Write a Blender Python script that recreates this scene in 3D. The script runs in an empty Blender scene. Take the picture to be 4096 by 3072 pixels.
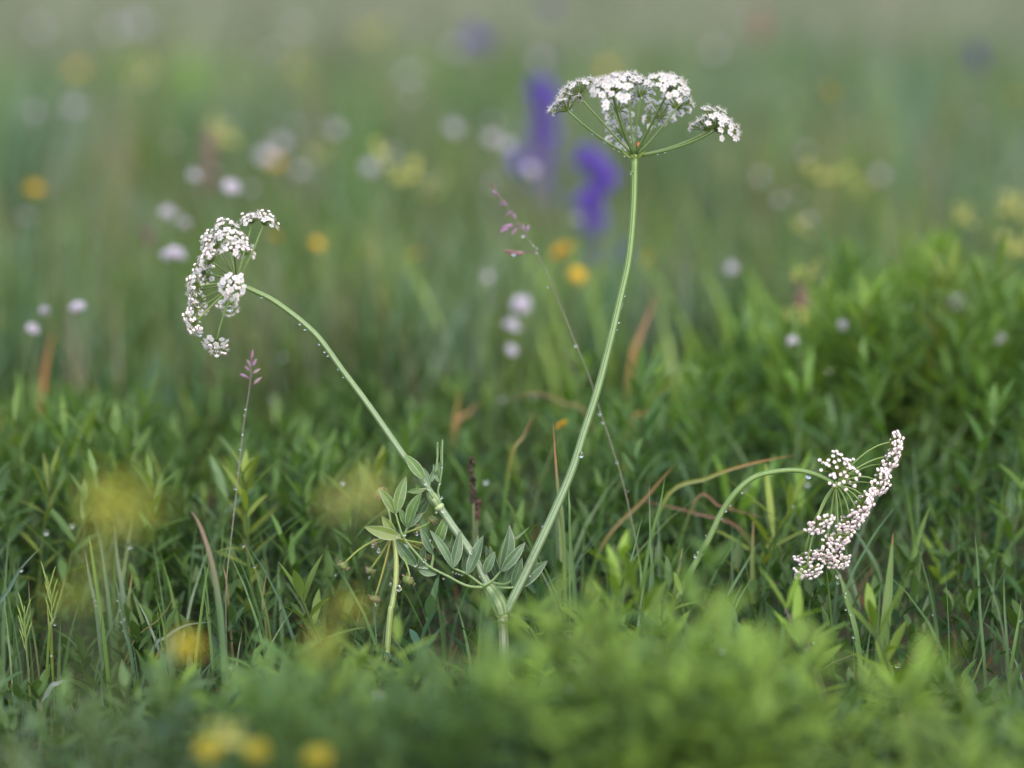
import bpy, math, random
import numpy as np

S = bpy.context.scene
R = math.radians
rng = np.random.default_rng(7)
random.seed(7)

# ------------------------------------------------------------------ camera
D, PITCH, FOCAL, SW = 1.2, R(10.5), 85.0, 36.0
CENTRE = np.array([0.0, 0.0, 0.14])
FWD = np.array([0.0, math.cos(PITCH), -math.sin(PITCH)])
UP = np.array([0.0, math.sin(PITCH), math.cos(PITCH)])
RIGHT = np.array([1.0, 0.0, 0.0])
CAM = CENTRE - D * FWD
cd = bpy.data.cameras.new("camera")
cam = bpy.data.objects.new("camera", cd)
S.collection.objects.link(cam)
cam.location = CAM
cam.rotation_euler = (math.pi / 2 - PITCH, 0, 0)
cd.lens, cd.sensor_width = FOCAL, SW
cd.clip_start, cd.clip_end = 0.02, 600
cd.dof.use_dof = True
cd.dof.focus_distance = D
cd.dof.aperture_fstop = 2.8
S.camera = cam

# ------------------------------------------------------------------ sky, sun, exposure
W = bpy.data.worlds.new("World")
S.world = W
W.use_nodes = True
wn, wl = W.node_tree.nodes, W.node_tree.links
bg = wn["Background"]
sky = wn.new("ShaderNodeTexSky")
sky.sky_type = 'NISHITA'
sky.sun_disc = False
sky.sun_elevation, sky.sun_rotation = R(42), R(160)
sky.dust_density, sky.air_density, sky.ozone_density = 4.0, 1.0, 1.5
hs = wn.new("ShaderNodeHueSaturation")
hs.inputs['Saturation'].default_value = 0.85
wl.new(sky.outputs[0], hs.inputs['Color'])
wl.new(hs.outputs[0], bg.inputs[0])
bg.inputs[1].default_value = 0.15
sd = bpy.data.lights.new("sun", 'SUN')
sd.energy, sd.angle, sd.color = 0.8, R(70), (1.0, 0.99, 0.975)
sun = bpy.data.objects.new("sun", sd)
S.collection.objects.link(sun)
sun.rotation_euler = (R(48), 0, R(-20))
S.view_settings.view_transform = 'Standard'
S.view_settings.look = 'None'
S.view_settings.gamma = 1
S.view_settings.exposure = 1.12
S.render.engine = 'CYCLES'
S.cycles.use_denoising = True
S.cycles.max_bounces = 8
S.cycles.transmission_bounces = 5
S.cycles.sample_clamp_indirect = 6

# ------------------------------------------------------------------ picture <-> place
K = SW / FOCAL / 4096
MM = D * K                     # metres per photo pixel in the plane of focus


def nz(v):
    v = np.asarray(v, float)
    return v / max(1e-9, np.linalg.norm(v))


def ray(X, Y):
    return FWD + RIGHT * ((X - 2048) * K) + UP * ((1536 - Y) * K)


def P(X, Y, dd=0.0):           # point on the plane DD metres behind the plane of focus
    return CAM + ray(X, Y) * (D + dd)


def Pw(X, Y, y):               # point on the upright plane at world depth y
    r = ray(X, Y)
    return CAM + r * ((y - CAM[1]) / r[1])


U = 4096 / 2212.0


def crop(x0, y0, s):
    return lambda x, y: (x0 + x / s, y0 + y / s)


def zat(y, Y):
    r = ray(2048, Y)
    return CAM[2] + (y - CAM[1]) / r[1] * r[2]


def xpix(x, y):
    return 2048 + x / (((y - CAM[1]) * math.cos(PITCH) + 0.05) * K)


def ground(x, y):
    x, y = np.asarray(x, float), np.asarray(y, float)
    z = -0.032 * np.exp(-((y + 0.12) / 0.2) ** 2)
    z = z + 0.006 * np.sin(x * 11 + 1.3) * np.cos(y * 9 + 0.4) + 0.012 * np.sin(x * 2.1 + y * 1.7)
    z = z + 0.03 * np.clip((y - 2) / 10, 0, 1) * np.sin(x * 0.7 + y * 0.5)
    return z


def gz(x, y):
    return float(ground(x, y))


# ------------------------------------------------------------------ materials
def mat_base(name):
    m = bpy.data.materials.new(name)
    m.use_nodes = True
    n, l = m.node_tree.nodes, m.node_tree.links
    n.clear()
    out = n.new("ShaderNodeOutputMaterial")
    return m, n, l, out


def math_node(n, l, op, a, b=None, c=None):
    k = n.new("ShaderNodeMath")
    k.operation = op
    for i, v in enumerate((a, b, c)):
        if v is None:
            continue
        if hasattr(v, 'links') or hasattr(v, 'is_output'):
            l.new(v, k.inputs[i])
        else:
            k.inputs[i].default_value = v
    return k.outputs[0]


def mixrgb(n, l, fac, a, b, mode='MIX'):
    k = n.new("ShaderNodeMix")
    k.data_type = 'RGBA'
    k.blend_type = mode
    for s, v in ((k.inputs[0], fac), (k.inputs[6], a), (k.inputs[7], b)):
        if hasattr(v, 'is_output'):
            l.new(v, s)
        else:
            s.default_value = v
    return k.outputs[2]


def plant_mat(name, rough=0.45, trans=0.3, spec=0.5, veins=0, noise=0.0, nscale=300, stripes=0, tr_gain=(1.5, 1.6, 0.8), hue_edge=(0.36, 0.42, 0.30, 1)):
    m, n, l, out = mat_base(name)
    at = n.new("ShaderNodeAttribute")
    at.attribute_name = 'tint'
    col = at.outputs['Color']
    bump_h = None
    if veins or stripes:
        uv = n.new("ShaderNodeAttribute")
        uv.attribute_name = 'luv'
        sep = n.new("ShaderNodeSeparateXYZ")
        l.new(uv.outputs['Vector'], sep.inputs[0])
        u, v, w = sep.outputs
    if veins:
        au = math_node(n, l, 'ABSOLUTE', u)
        # edge
        e = math_node(n, l, 'MULTIPLY', math_node(n, l, 'SUBTRACT', au, 0.86), 9.0)
        e = math_node(n, l, 'MINIMUM', math_node(n, l, 'MAXIMUM', e, 0.0), 0.75)
        # midrib
        mr = math_node(n, l, 'SUBTRACT', 1.0, math_node(n, l, 'MULTIPLY', au, 11.0))
        mr = math_node(n, l, 'MINIMUM', math_node(n, l, 'MAXIMUM', mr, 0.0), 0.6)
        # side veins, forked by noise
        t = math_node(n, l, 'SUBTRACT', math_node(n, l, 'MULTIPLY', v, 11.0), math_node(n, l, 'MULTIPLY', au, 1.8))
        tc = n.new("ShaderNodeTexNoise")
        tc.inputs['Scale'].default_value = 420
        geo = n.new("ShaderNodeNewGeometry")
        l.new(geo.outputs['Position'], tc.inputs['Vector'])
        t = math_node(n, l, 'ADD', t, math_node(n, l, 'MULTIPLY', tc.outputs[0], 1.1))
        f = math_node(n, l, 'FRACT', t)
        f = math_node(n, l, 'ABSOLUTE', math_node(n, l, 'SUBTRACT', f, 0.5))
        f = math_node(n, l, 'SUBTRACT', 1.0, math_node(n, l, 'MULTIPLY', f, 9.0))
        f = math_node(n, l, 'MULTIPLY', math_node(n, l, 'MAXIMUM', f, 0.0), 0.28)
        pal = mixrgb(n, l, 0.6, col, hue_edge)
        col = mixrgb(n, l, f, col, pal)
        col = mixrgb(n, l, mr, col, pal)
        col = mixrgb(n, l, e, col, hue_edge)
    if stripes:
        s = math_node(n, l, 'SINE', math_node(n, l, 'MULTIPLY', u, float(stripes) * math.pi))
        s = math_node(n, l, 'MULTIPLY', math_node(n, l, 'ADD', s, 1.0), 0.24)
        dark = mixrgb(n, l, 1.0, col, (0.66, 0.75, 0.52, 1), 'MULTIPLY')
        pale = mixrgb(n, l, 0.2, col, (0.55, 0.62, 0.5, 1))
        col = mixrgb(n, l, math_node(n, l, 'MULTIPLY', s, 2.0), dark, pale)
    if noise:
        nt = n.new("ShaderNodeTexNoise")
        nt.inputs['Scale'].default_value = nscale
        nt.inputs['Detail'].default_value = 3
        g2 = n.new("ShaderNodeNewGeometry")
        l.new(g2.outputs['Position'], nt.inputs['Vector'])
        k = math_node(n, l, 'MULTIPLY', math_node(n, l, 'SUBTRACT', nt.outputs[0], 0.5), noise)
        k = math_node(n, l, 'ADD', k, 1.0)
        col = mixrgb(n, l, 1.0, col, k, 'MULTIPLY')
    b = n.new("ShaderNodeBsdfPrincipled")
    l.new(col, b.inputs['Base Color'])
    b.inputs['Roughness'].default_value = rough
    b.inputs['Specular IOR Level'].default_value = spec
    if trans:
        tr = n.new("ShaderNodeBsdfTranslucent")
        tcol = mixrgb(n, l, 1.0, col, (*tr_gain, 1), 'MULTIPLY')
        l.new(tcol, tr.inputs[0])
        mx = n.new("ShaderNodeMixShader")
        mx.inputs[0].default_value = trans
        l.new(b.outputs[0], mx.inputs[1])
        l.new(tr.outputs[0], mx.inputs[2])
        l.new(mx.outputs[0], out.inputs[0])
    else:
        l.new(b.outputs[0], out.inputs[0])
    return m


M_GRASS = plant_mat("grass_blade", 0.42, 0.35, 0.5)
M_LEAF = plant_mat("ground_leaf", 0.46, 0.38, 0.32, tr_gain=(1.6, 1.6, 0.5))
M_VEIN = plant_mat("veined_leaf", 0.46, 0.25, 0.45, veins=1, noise=0.35, nscale=500)
M_STEM = plant_mat("ridged_stem", 0.5, 0.0, 0.4, stripes=9, noise=0.3, nscale=260)
M_RAY = plant_mat("umbel_ray", 0.45, 0.0, 0.4, stripes=4)
M_GREEN = plant_mat("plant_green", 0.5, 0.15, 0.4)
M_PETAL = plant_mat("petal", 0.6, 0.5, 0.25, noise=0.12, nscale=900, tr_gain=(1, 1, 1))
M_BUD = plant_mat("flower_bud_petal", 0.6, 0.0, 0.25)
M_INSECT = plant_mat("insect_shell", 0.25, 0.0, 0.6, noise=0.5, nscale=1500)

m, n, l, out = mat_base("water")
b = n.new("ShaderNodeBsdfPrincipled")
b.inputs['Base Color'].default_value = (1, 1, 1, 1)
b.inputs['Roughness'].default_value = 0.0
b.inputs['IOR'].default_value = 1.33
b.inputs['Transmission Weight'].default_value = 1.0
l.new(b.outputs[0], out.inputs[0])
M_WATER = m

m, n, l, out = mat_base("soil")
tc = n.new("ShaderNodeNewGeometry")
n1 = n.new("ShaderNodeTexNoise"); n1.inputs['Scale'].default_value = 90; n1.inputs['Detail'].default_value = 8
n2 = n.new("ShaderNodeTexNoise"); n2.inputs['Scale'].default_value = 5; n2.inputs['Detail'].default_value = 4
l.new(tc.outputs['Position'], n1.inputs['Vector']); l.new(tc.outputs['Position'], n2.inputs['Vector'])
c1 = mixrgb(n, l, n1.outputs[0], (0.018, 0.016, 0.010, 1), (0.075, 0.062, 0.036, 1))
c2 = mixrgb(n, l, n2.outputs[0], c1, (0.030, 0.045, 0.016, 1))
b = n.new("ShaderNodeBsdfPrincipled"); b.inputs['Roughness'].default_value = 0.85
bp = n.new("ShaderNodeBump"); bp.inputs['Strength'].default_value = 0.6; bp.inputs['Distance'].default_value = 0.004
l.new(n1.outputs[0], bp.inputs['Height']); l.new(bp.outputs[0], b.inputs['Normal'])
l.new(c2, b.inputs['Base Color']); l.new(b.outputs[0], out.inputs[0])
M_SOIL = m


# ------------------------------------------------------------------ mesh collector
class MB:
    def __init__(self):
        self.v, self.f, self.t, self.uv, self.fm = [], [], [], [], []
        self.n = 0

    def add(self, v, faces, tint, uv=None, mat=0):
        v = np.asarray(v, float).reshape(-1, 3)
        t = np.asarray(tint, float)
        if t.ndim == 1:
            t = np.tile(t[:3], (len(v), 1))
        self.v.append(v)
        self.t.append(t[:, :3])
        self.uv.append(np.zeros((len(v), 3)) if uv is None else np.asarray(uv, float))
        if isinstance(faces, np.ndarray):
            faces = [faces]
        for f in faces:
            f = np.asarray(f)
            if f.ndim == 1:
                f = f[None]
            self.f.append(f + self.n)
            self.fm.append(np.full(len(f), mat))
        self.n += len(v)

    def build(self, name, mats, parent=None, base=None, smooth=True):
        v = np.concatenate(self.v)
        o_base = np.zeros(3) if base is None else np.asarray(base, float)
        me = bpy.data.meshes.new(name)
        me.vertices.add(len(v))
        me.vertices.foreach_set("co", (v - o_base).astype(np.float32).ravel())
        tot = np.concatenate([np.full(len(f), f.shape[1]) for f in self.f])
        idx = np.concatenate([f.ravel() for f in self.f]).astype(np.int32)
        start = np.concatenate([[0], np.cumsum(tot)[:-1]]).astype(np.int32)
        me.loops.add(len(idx))
        me.loops.foreach_set("vertex_index", idx)
        me.polygons.add(len(tot))
        me.polygons.foreach_set("loop_start", start)
        me.polygons.foreach_set("material_index", np.concatenate(self.fm).astype(np.int32))
        me.polygons.foreach_set("use_smooth", np.full(len(tot), smooth))
        me.update(calc_edges=True)
        a = me.attributes.new('tint', 'FLOAT_COLOR', 'POINT')
        t = np.concatenate(self.t)
        a.data.foreach_set("color", np.concatenate([t, np.ones((len(t), 1))], 1).astype(np.float32).ravel())
        a = me.attributes.new('luv', 'FLOAT_VECTOR', 'POINT')
        a.data.foreach_set("vector", np.concatenate(self.uv).astype(np.float32).ravel())
        for mm in (mats if isinstance(mats, (list, tuple)) else [mats]):
            me.materials.append(mm)
        me.validate()
        o = bpy.data.objects.new(name, me)
        S.collection.objects.link(o)
        if parent is not None:
            o.parent = parent
        elif base is not None:
            o.location = o_base
        return o


def tag(o, label=None, cat=None, group=None, kind=None):
    if label: o['label'] = label
    if cat: o['category'] = cat
    if group: o['group'] = group
    if kind: o['kind'] = kind
    return o


def empty(name, loc):
    o = bpy.data.objects.new(name, None)
    S.collection.objects.link(o)
    o.location = loc
    o.empty_display_size = 0.01
    return o


def spline(pts, m=6):
    p = np.asarray(pts, float)
    if len(p) < 3:
        return np.array([p[0] + (p[-1] - p[0]) * t for t in np.linspace(0, 1, m + 1)])
    q = np.vstack([2 * p[0] - p[1], p, 2 * p[-1] - p[-2]])
    o = []
    for i in range(1, len(q) - 2):
        a, b_, c, d = q[i - 1], q[i], q[i + 1], q[i + 2]
        for t in np.linspace(0, 1, m, endpoint=False):
            o.append(0.5 * (2 * b_ + (c - a) * t + (2 * a - 5 * b_ + 4 * c - d) * t * t + (3 * b_ - a - 3 * c + d) * t ** 3))
    o.append(p[-1])
    return np.array(o)


def lerp(a, b_, t):
    a, b_, t = np.asarray(a, float), np.asarray(b_, float), np.asarray(t, float)
    return a + (b_ - a) * t[..., None]


def tube(mb, pts, rad, t0, t1=None, n=8, mat=0, ridge=0.0, ridges=0, cap=True, t_pow=1.0):
    p = np.asarray(pts, float)
    k = len(p)
    rad = np.interp(np.linspace(0, 1, k), np.linspace(0, 1, len(rad)), rad) if hasattr(rad, '__len__') else np.full(k, rad)
    tg = np.gradient(p, axis=0)
    tg /= np.linalg.norm(tg, axis=1)[:, None] + 1e-12
    ref = np.array([0.0, -1, 0.0]) if abs(tg[0][1]) < 0.9 else np.array([1.0, 0, 0])
    V = []
    for i in range(k):
        ref = ref - tg[i] * (ref @ tg[i])
        ref /= np.linalg.norm(ref) + 1e-12
        bi = np.cross(tg[i], ref)
        for j in range(n):
            a = 2 * math.pi * j / n
            rr = rad[i] * (1 + (ridge * math.cos(a * ridges) if ridges else 0))
            V.append(p[i] + (ref * math.cos(a) + bi * math.sin(a)) * rr)
    V = np.array(V)
    ii, jj = np.meshgrid(np.arange(k - 1), np.arange(n), indexing='ij')
    a = (ii * n + jj).ravel(); b_ = (ii * n + (jj + 1) % n).ravel()
    F = [np.stack([a, b_, b_ + n, a + n], 1)]
    if cap:
        V = np.vstack([V, p[0], p[-1] + tg[-1] * rad[-1] * 0.6])
        c0, c1 = k * n, k * n + 1
        F.append(np.array([[c0, (j + 1) % n, j] for j in range(n)]))
        F.append(np.array([[c1, (k - 1) * n + j, (k - 1) * n + (j + 1) % n] for j in range(n)]))
    tt = np.repeat(np.linspace(0, 1, k) ** t_pow, n)
    T = lerp(t0, t0 if t1 is None else t1, tt)
    uv = np.stack([np.tile(np.arange(n) / n * 2, k), np.repeat(np.linspace(0, 1, k), n), np.zeros(k * n)], 1)
    # a mirrored u avoids a seam in the stripes
    uv[:, 0] = np.abs(uv[:, 0] - 1)
    if cap:
        T = np.vstack([T, T[0], T[-1]])
        uv = np.vstack([uv, uv[0], uv[-1]])
    mb.add(V, F, T, uv, mat)


def ellipsoid(mb, c, ax, r_ax, r_side, tint, mat=0, n=8, k=6, pointed=0.0, bump=0.0):
    ax = nz(ax)
    s = nz(np.cross(ax, [0.3, 0.9, 0.2])); w = np.cross(ax, s)
    V = [c - ax * r_ax]
    for i in range(1, k):
        th = math.pi * i / k
        h = -math.cos(th)
        rr = math.sin(th) * (1 - pointed * max(0, h))
        for j in range(n):
            a = 2 * math.pi * j / n
            q = rr * (1 + bump * random.uniform(-1, 1))
            V.append(c + ax * (h * r_ax) + (s * math.cos(a) + w * math.sin(a)) * (q * r_side))
    V.append(c + ax * r_ax)
    F3, F4 = [], []
    for j in range(n):
        F3.append([0, 1 + (j + 1) % n, 1 + j])
        F3.append([len(V) - 1, len(V) - 1 - n + j, len(V) - 1 - n + (j + 1) % n])
    for i in range(k - 2):
        for j in range(n):
            F4.append([1 + i * n + j, 1 + i * n + (j + 1) % n, 1 + (i + 1) * n + (j + 1) % n, 1 + (i + 1) * n + j])
    mb.add(np.array(V), [np.array(F3), np.array(F4)], tint, None, mat)


def blades(mb, base, head, height, width, bend, tint0, tint1, rows=6, mat=0, face=None):
    """n ribbon blades; head = unit xy lean direction (n,2); bend = horizontal reach"""
    nb = len(base)
    t = np.linspace(0, 1, rows)
    ang = rng.uniform(0, 2 * np.pi, nb) if face is None else face
    side = np.stack([np.cos(ang), np.sin(ang), np.zeros(nb)], 1)
    V = np.zeros((nb, rows, 2, 3)); T = np.zeros((nb, rows, 2, 3)); UV = np.zeros((nb, rows, 2, 3))
    for i, s in enumerate(t):
        c = base.copy()
        c[:, 2] += height * (s - 0.18 * s ** 3 * np.clip(bend / height, 0, 1.2))
        c[:, :2] += head * (bend * s ** 2.0)[:, None]
        w = width * 0.5 * (1 - s ** 2.2) * (0.75 + 0.25 * min(1, s * 4)) + 1e-5
        V[:, i, 0] = c - side * w[:, None]
        V[:, i, 1] = c + side * w[:, None]
        T[:, i, :] = (tint0 + (tint1 - tint0) * s)[:, None, :]
        UV[:, i, 0, 0], UV[:, i, 1, 0] = -1, 1
        UV[:, i, :, 1] = s
    r = np.arange(rows - 1)
    f = np.stack([2 * r, 2 * r + 1, 2 * r + 3, 2 * r + 2], 1)
    F = (f[None] + (np.arange(nb) * rows * 2)[:, None, None]).reshape(-1, 4)
    mb.add(V.reshape(-1, 3), F, T.reshape(-1, 3), UV.reshape(-1, 3), mat)


class Leaves:
    """collects lance-shaped leaves and writes them in one go"""
    def __init__(self):
        self.a = []

    def add(self, base, d, nrm, length, width, bend, tint):
        self.a.append((*base, *d, *nrm, length, width, bend, *tint))

    def flush(self, mb, mat=0, rows=(0, .12, .35, .62, .85, 1), prof=(.12, .55, 1, .95, .5, .02)):
        if not self.a:
            return
        A = np.array(self.a)
        base, d, nr = A[:, 0:3], A[:, 3:6], A[:, 6:9]
        L, Wd, bd, ti = A[:, 9], A[:, 10], A[:, 11], A[:, 12:15]
        d = d / np.linalg.norm(d, axis=1)[:, None]
        nr = nr - d * (nr * d).sum(1)[:, None]
        nr = nr / (np.linalg.norm(nr, axis=1)[:, None] + 1e-9)
        sd_ = np.cross(d, nr)
        nb, k = len(A), len(rows)
        V = np.zeros((nb, k, 3, 3)); UV = np.zeros((nb, k, 3, 3)); T = np.zeros((nb, k, 3, 3))
        for i, (s, w) in enumerate(zip(rows, prof)):
            c = base + d * (L * s)[:, None] + nr * (bd * L * s * s)[:, None]
            hw = (Wd * 0.5 * w)[:, None]
            V[:, i, 0] = c - sd_ * hw + nr * hw * 0.35
            V[:, i, 1] = c
            V[:, i, 2] = c + sd_ * hw + nr * hw * 0.35
            UV[:, i, 0, 0], UV[:, i, 2, 0] = -1, 1
            UV[:, i, :, 1] = s
            T[:, i, :] = ti[:, None, :]
        f = []
        for i in range(k - 1):
            for j in (0, 1):
                q = i * 3 + j
                f.append([q, q + 1, q + 4, q + 3])
        F = (np.array(f)[None] + (np.arange(nb) * k * 3)[:, None, None]).reshape(-1, 4)
        mb.add(V.reshape(-1, 3), F, T.reshape(-1, 3), UV.reshape(-1, 3), mat)
        self.a = []


def mix_tints(cols, n, spread=0.25):
    cols = np.array(cols)
    w = rng.dirichlet(np.full(len(cols), 0.55), n)
    c = w @ cols
    return c * rng.uniform(1 - spread, 1 + spread, (n, 1))


# ------------------------------------------------------------------ ground
gx = np.unique(np.concatenate([np.linspace(-1.2, 1.2, 97), np.linspace(-6, 6, 61), np.linspace(-250, 250, 41)]))
gy = np.unique(np.concatenate([np.linspace(-1.4, 1.2, 105), np.linspace(1.2, 14, 60), np.linspace(-60, 420, 41)]))
GX, GY = np.meshgrid(gx, gy, indexing='ij')
GV = np.stack([GX, GY, ground(GX, GY)], -1).reshape(-1, 3)
nx, ny = len(gx), len(gy)
ii, jj = np.meshgrid(np.arange(nx - 1), np.arange(ny - 1), indexing='ij')
q = (ii * ny + jj).ravel()
mb = MB()
mb.add(GV, np.stack([q, q + ny, q + ny + 1, q + 1], 1), (0.04, 0.04, 0.02))
tag(mb.build("ground", M_SOIL), "damp dark soil under the meadow plants", kind='structure')

# ------------------------------------------------------------------ tints (linear)
G_MID = (0.070, 0.150, 0.036)
G_DARK = (0.036, 0.088, 0.026)
G_BLUE = (0.072, 0.155, 0.098)
G_YEL = (0.145, 0.225, 0.045)
G_LIME = (0.20, 0.32, 0.055)
G_GREY = (0.125, 0.180, 0.130)
STRAW = (0.27, 0.21, 0.10)
RUST = (0.33, 0.12, 0.035)
PURP = (0.16, 0.085, 0.13)


# ------------------------------------------------------------------ meadow grass (uncountable)
def field(n, y0, y1, hw0, hw1, hmin, hmax, wmin, wmax, cols, bendmax=0.5, tipmix=0.3, tipcol=STRAW, rows=6, mb=None):
    y = y0 + (y1 - y0) * rng.random(n) ** 0.9
    hw = hw0 + (hw1 - hw0) * (y - y0) / (y1 - y0)
    x = rng.uniform(-1, 1, n) * hw
    base = np.stack([x, y, ground(x, y) - 0.003], 1)
    h = rng.uniform(hmin, hmax, n) * rng.uniform(0.6, 1, n)
    a = rng.uniform(0, 2 * np.pi, n)
    head = np.stack([np.cos(a), np.sin(a)], 1)
    w = rng.uniform(wmin, wmax, n)
    t0 = mix_tints(cols, n)
    t1 = t0 * (1 - tipmix * rng.random((n, 1))) + np.array(tipcol) * tipmix * rng.random((n, 1))
    blades(mb, base, head, h, w, h * rng.uniform(0.05, bendmax, n), t0, t1, rows)


mb = MB()
def up(c, k=1.12):  # brighter background tint; low-contrast rain veil put into the grass colour
    return (c[0] * k * 1.12, c[1] * k, c[2] * k * .88)


field(17000, 0.50, 1.5, 0.75, 1.05, 0.05, 0.17, 0.0018, 0.0042, [up(G_MID), up(G_BLUE), G_MID, up(G_GREY), up(G_YEL, 1.0)], mb=mb)
field(16000, 1.5, 4.0, 1.05, 1.75, 0.07, 0.21, 0.003, 0.006, [up(G_MID), up(G_BLUE), up(G_GREY), up(G_GREY), G_YEL], mb=mb, tipmix=0.3)
field(26000, 4.0, 15, 1.75, 5.0, 0.10, 0.26, 0.006, 0.013, [up(G_MID), up(G_GREY), up(G_GREY), up(G_BLUE), (0.20, 0.24, 0.16), (0.24, 0.2, 0.18)], mb=mb, tipmix=0.45, tipcol=(0.29, 0.26, 0.23))
for k in range(620):
    cy = 0.5 + 3.6 * random.random() ** 1.4
    cx = random.uniform(-1, 1) * (0.25 * (cy + 1.2) + 0.3)
    nb = random.randint(10, 34)
    sp = random.uniform(0.012, 0.05)
    x = cx + rng.normal(0, sp, nb); y = np.maximum(cy + rng.normal(0, sp, nb), 0.45)
    hh = random.uniform(0.09, 0.2) * (0.75 if cy < 1 else 1.1)
    h = hh * rng.uniform(0.6, 1.1, nb)
    a = random.uniform(0, 6.28) + rng.normal(0, .9, nb)
    col = np.array(random.choice([G_DARK, G_MID, G_MID, G_BLUE, G_BLUE, G_YEL, G_LIME, G_GREY, G_GREY, (0.17, 0.17, 0.07), (0.16, 0.21, 0.16), (0.13, 0.2, 0.13)])) * random.uniform(.7, 1.4)
    t0 = np.tile(col, (nb, 1)) * rng.uniform(.8, 1.2, (nb, 1))
    blades(mb, np.stack([x, y, ground(x, y) - .003], 1), np.stack([np.cos(a), np.sin(a)], 1), h, rng.uniform(.003, .006, nb), h * rng.uniform(.05, .5, nb), t0, t0 * 1.1, 6)
for k in range(330):
    cy = 0.48 + 1.9 * random.random() ** 1.3
    cx = random.uniform(-1, 1) * (0.25 * (cy + 1.2) + 0.3)
    nb = random.randint(8, 24)
    sp = random.uniform(0.008, 0.03)
    x = cx + rng.normal(0, sp, nb); y = np.maximum(cy + rng.normal(0, sp, nb), 0.45)
    h = random.uniform(0.10, 0.24) * (0.8 if cy < .9 else 1.1) * rng.uniform(.7, 1.05, nb)
    a = random.uniform(0, 6.28) + rng.normal(0, .5, nb)
    col = np.array(random.choice([G_DARK, G_BLUE, G_BLUE, G_GREY, G_GREY, G_YEL, G_MID, (0.2, 0.21, 0.13), (0.17, 0.15, 0.10)])) * random.uniform(.7, 1.25)
    blades(mb, np.stack([x, y, ground(x, y) - .003], 1), np.stack([np.cos(a), np.sin(a)], 1), h, rng.uniform(.0018, .004, nb), h * rng.uniform(.03, .3, nb), np.tile(col, (nb, 1)), np.tile(col * 1.1, (nb, 1)), 6)
tag(mb.build("meadow_grass", M_GRASS), "out of focus meadow grass filling the background", kind='stuff')

mb = MB()
field(1500, 0.7, 2.5, 0.8, 1.3, 0.14, 0.25, 0.001, 0.002, [STRAW, PURP, G_GREY], mb=mb, tipmix=0.8, tipcol=PURP, bendmax=0.25)
field(1700, 3.5, 12, 1.3, 4.2, 0.2, 0.34, 0.003, 0.006, [G_GREY, (0.26, 0.2, 0.21), (0.34, 0.3, 0.3)], mb=mb, tipmix=0.8, tipcol=(0.36, 0.3, 0.32), bendmax=0.25)  # far seed stalks kept pale; distance haze is painted into their colour
tag(mb.build("seeding_grass", M_GRASS), "thin brownish purple flowering grass stalks across the far meadow", kind='stuff')

# heights of the leafy layers as seen along the picture, in photo pixels
MIDX = np.array([-400, 0, 200, 330, 450, 600, 700, 800, 900, 1000, 1080, 1150, 1250, 1350, 1450, 1550, 1650, 1750, 1850, 1950, 2050, 2130, 2212, 2600]) * U
MIDY = np.array([930, 920, 900, 900, 985, 980, 990, 1010, 1080, 1140, 1130, 980, 900, 880, 850, 800, 760, 690, 600, 570, 590, 640, 640, 640]) * U
FRX = np.array([-400, 0, 150, 300, 450, 560, 700, 800, 930, 1040, 1120, 1250, 1350, 1450, 1560, 1650, 1720, 1800, 1900, 2000, 2100, 2212, 2600]) * U
FRY = np.array([1500, 1500, 1480, 1470, 1470, 1440, 1420, 1430, 1480, 1510, 1480, 1345, 1295, 1300, 1335, 1390, 1520, 1490, 1470, 1450, 1480, 1500, 1500]) * U


def sprig(lv, mb, x, y, h, tint, ll=0.026, lw=0.0055, nl=None, lean=0.12, stem_t=(0.07, 0.12, 0.035), top=0.5, flat=0):
    z = gz(x, y)
    a = random.uniform(0, 6.28)
    lx, ly = math.cos(a) * lean * h, math.sin(a) * lean * h
    pts = np.array([[x + lx * t * t, y + ly * t * t, z + h * t] for t in (0, 0.33, 0.66, 1.0)])
    if mb is not None:
        tube(mb, pts, (0.0011, 0.0006), stem_t, None, n=4, mat=0, cap=False)
    nl = nl or max(6, int(h / 0.0045))
    ph = random.uniform(0, 6.28)
    for i in range(nl):
        t = 1 - (i / nl) ** 1.15 * 0.92
        ph += 2.4
        b_ = np.array([x + lx * t * t, y + ly * t * t, z + h * t])
        el = R(random.uniform(15, 45) - flat + 40 * (t ** 3 if t > top else 0) * random.uniform(0.5, 1.1))
        d = np.array([math.cos(ph) * math.cos(el), math.sin(ph) * math.cos(el), math.sin(el)])
        nrm = np.array([-math.cos(ph) * math.sin(el), -math.sin(ph) * math.sin(el), math.cos(el)])
        k = random.uniform(0.7, 1.15) * (0.75 + 0.35 * math.sin(math.pi * min(1, (1 - t) * 1.3 + 0.15)))
        tt = np.array(tint) * random.uniform(0.75, 1.25)
        if t > 0.8:
            tt = tt * 0.75 + np.array(G_YEL) * 0.25
        lv.add(b_, d, nrm, ll * k, lw * random.uniform(0.8, 1.15), random.uniform(-0.22, 0.05), tt)


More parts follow.
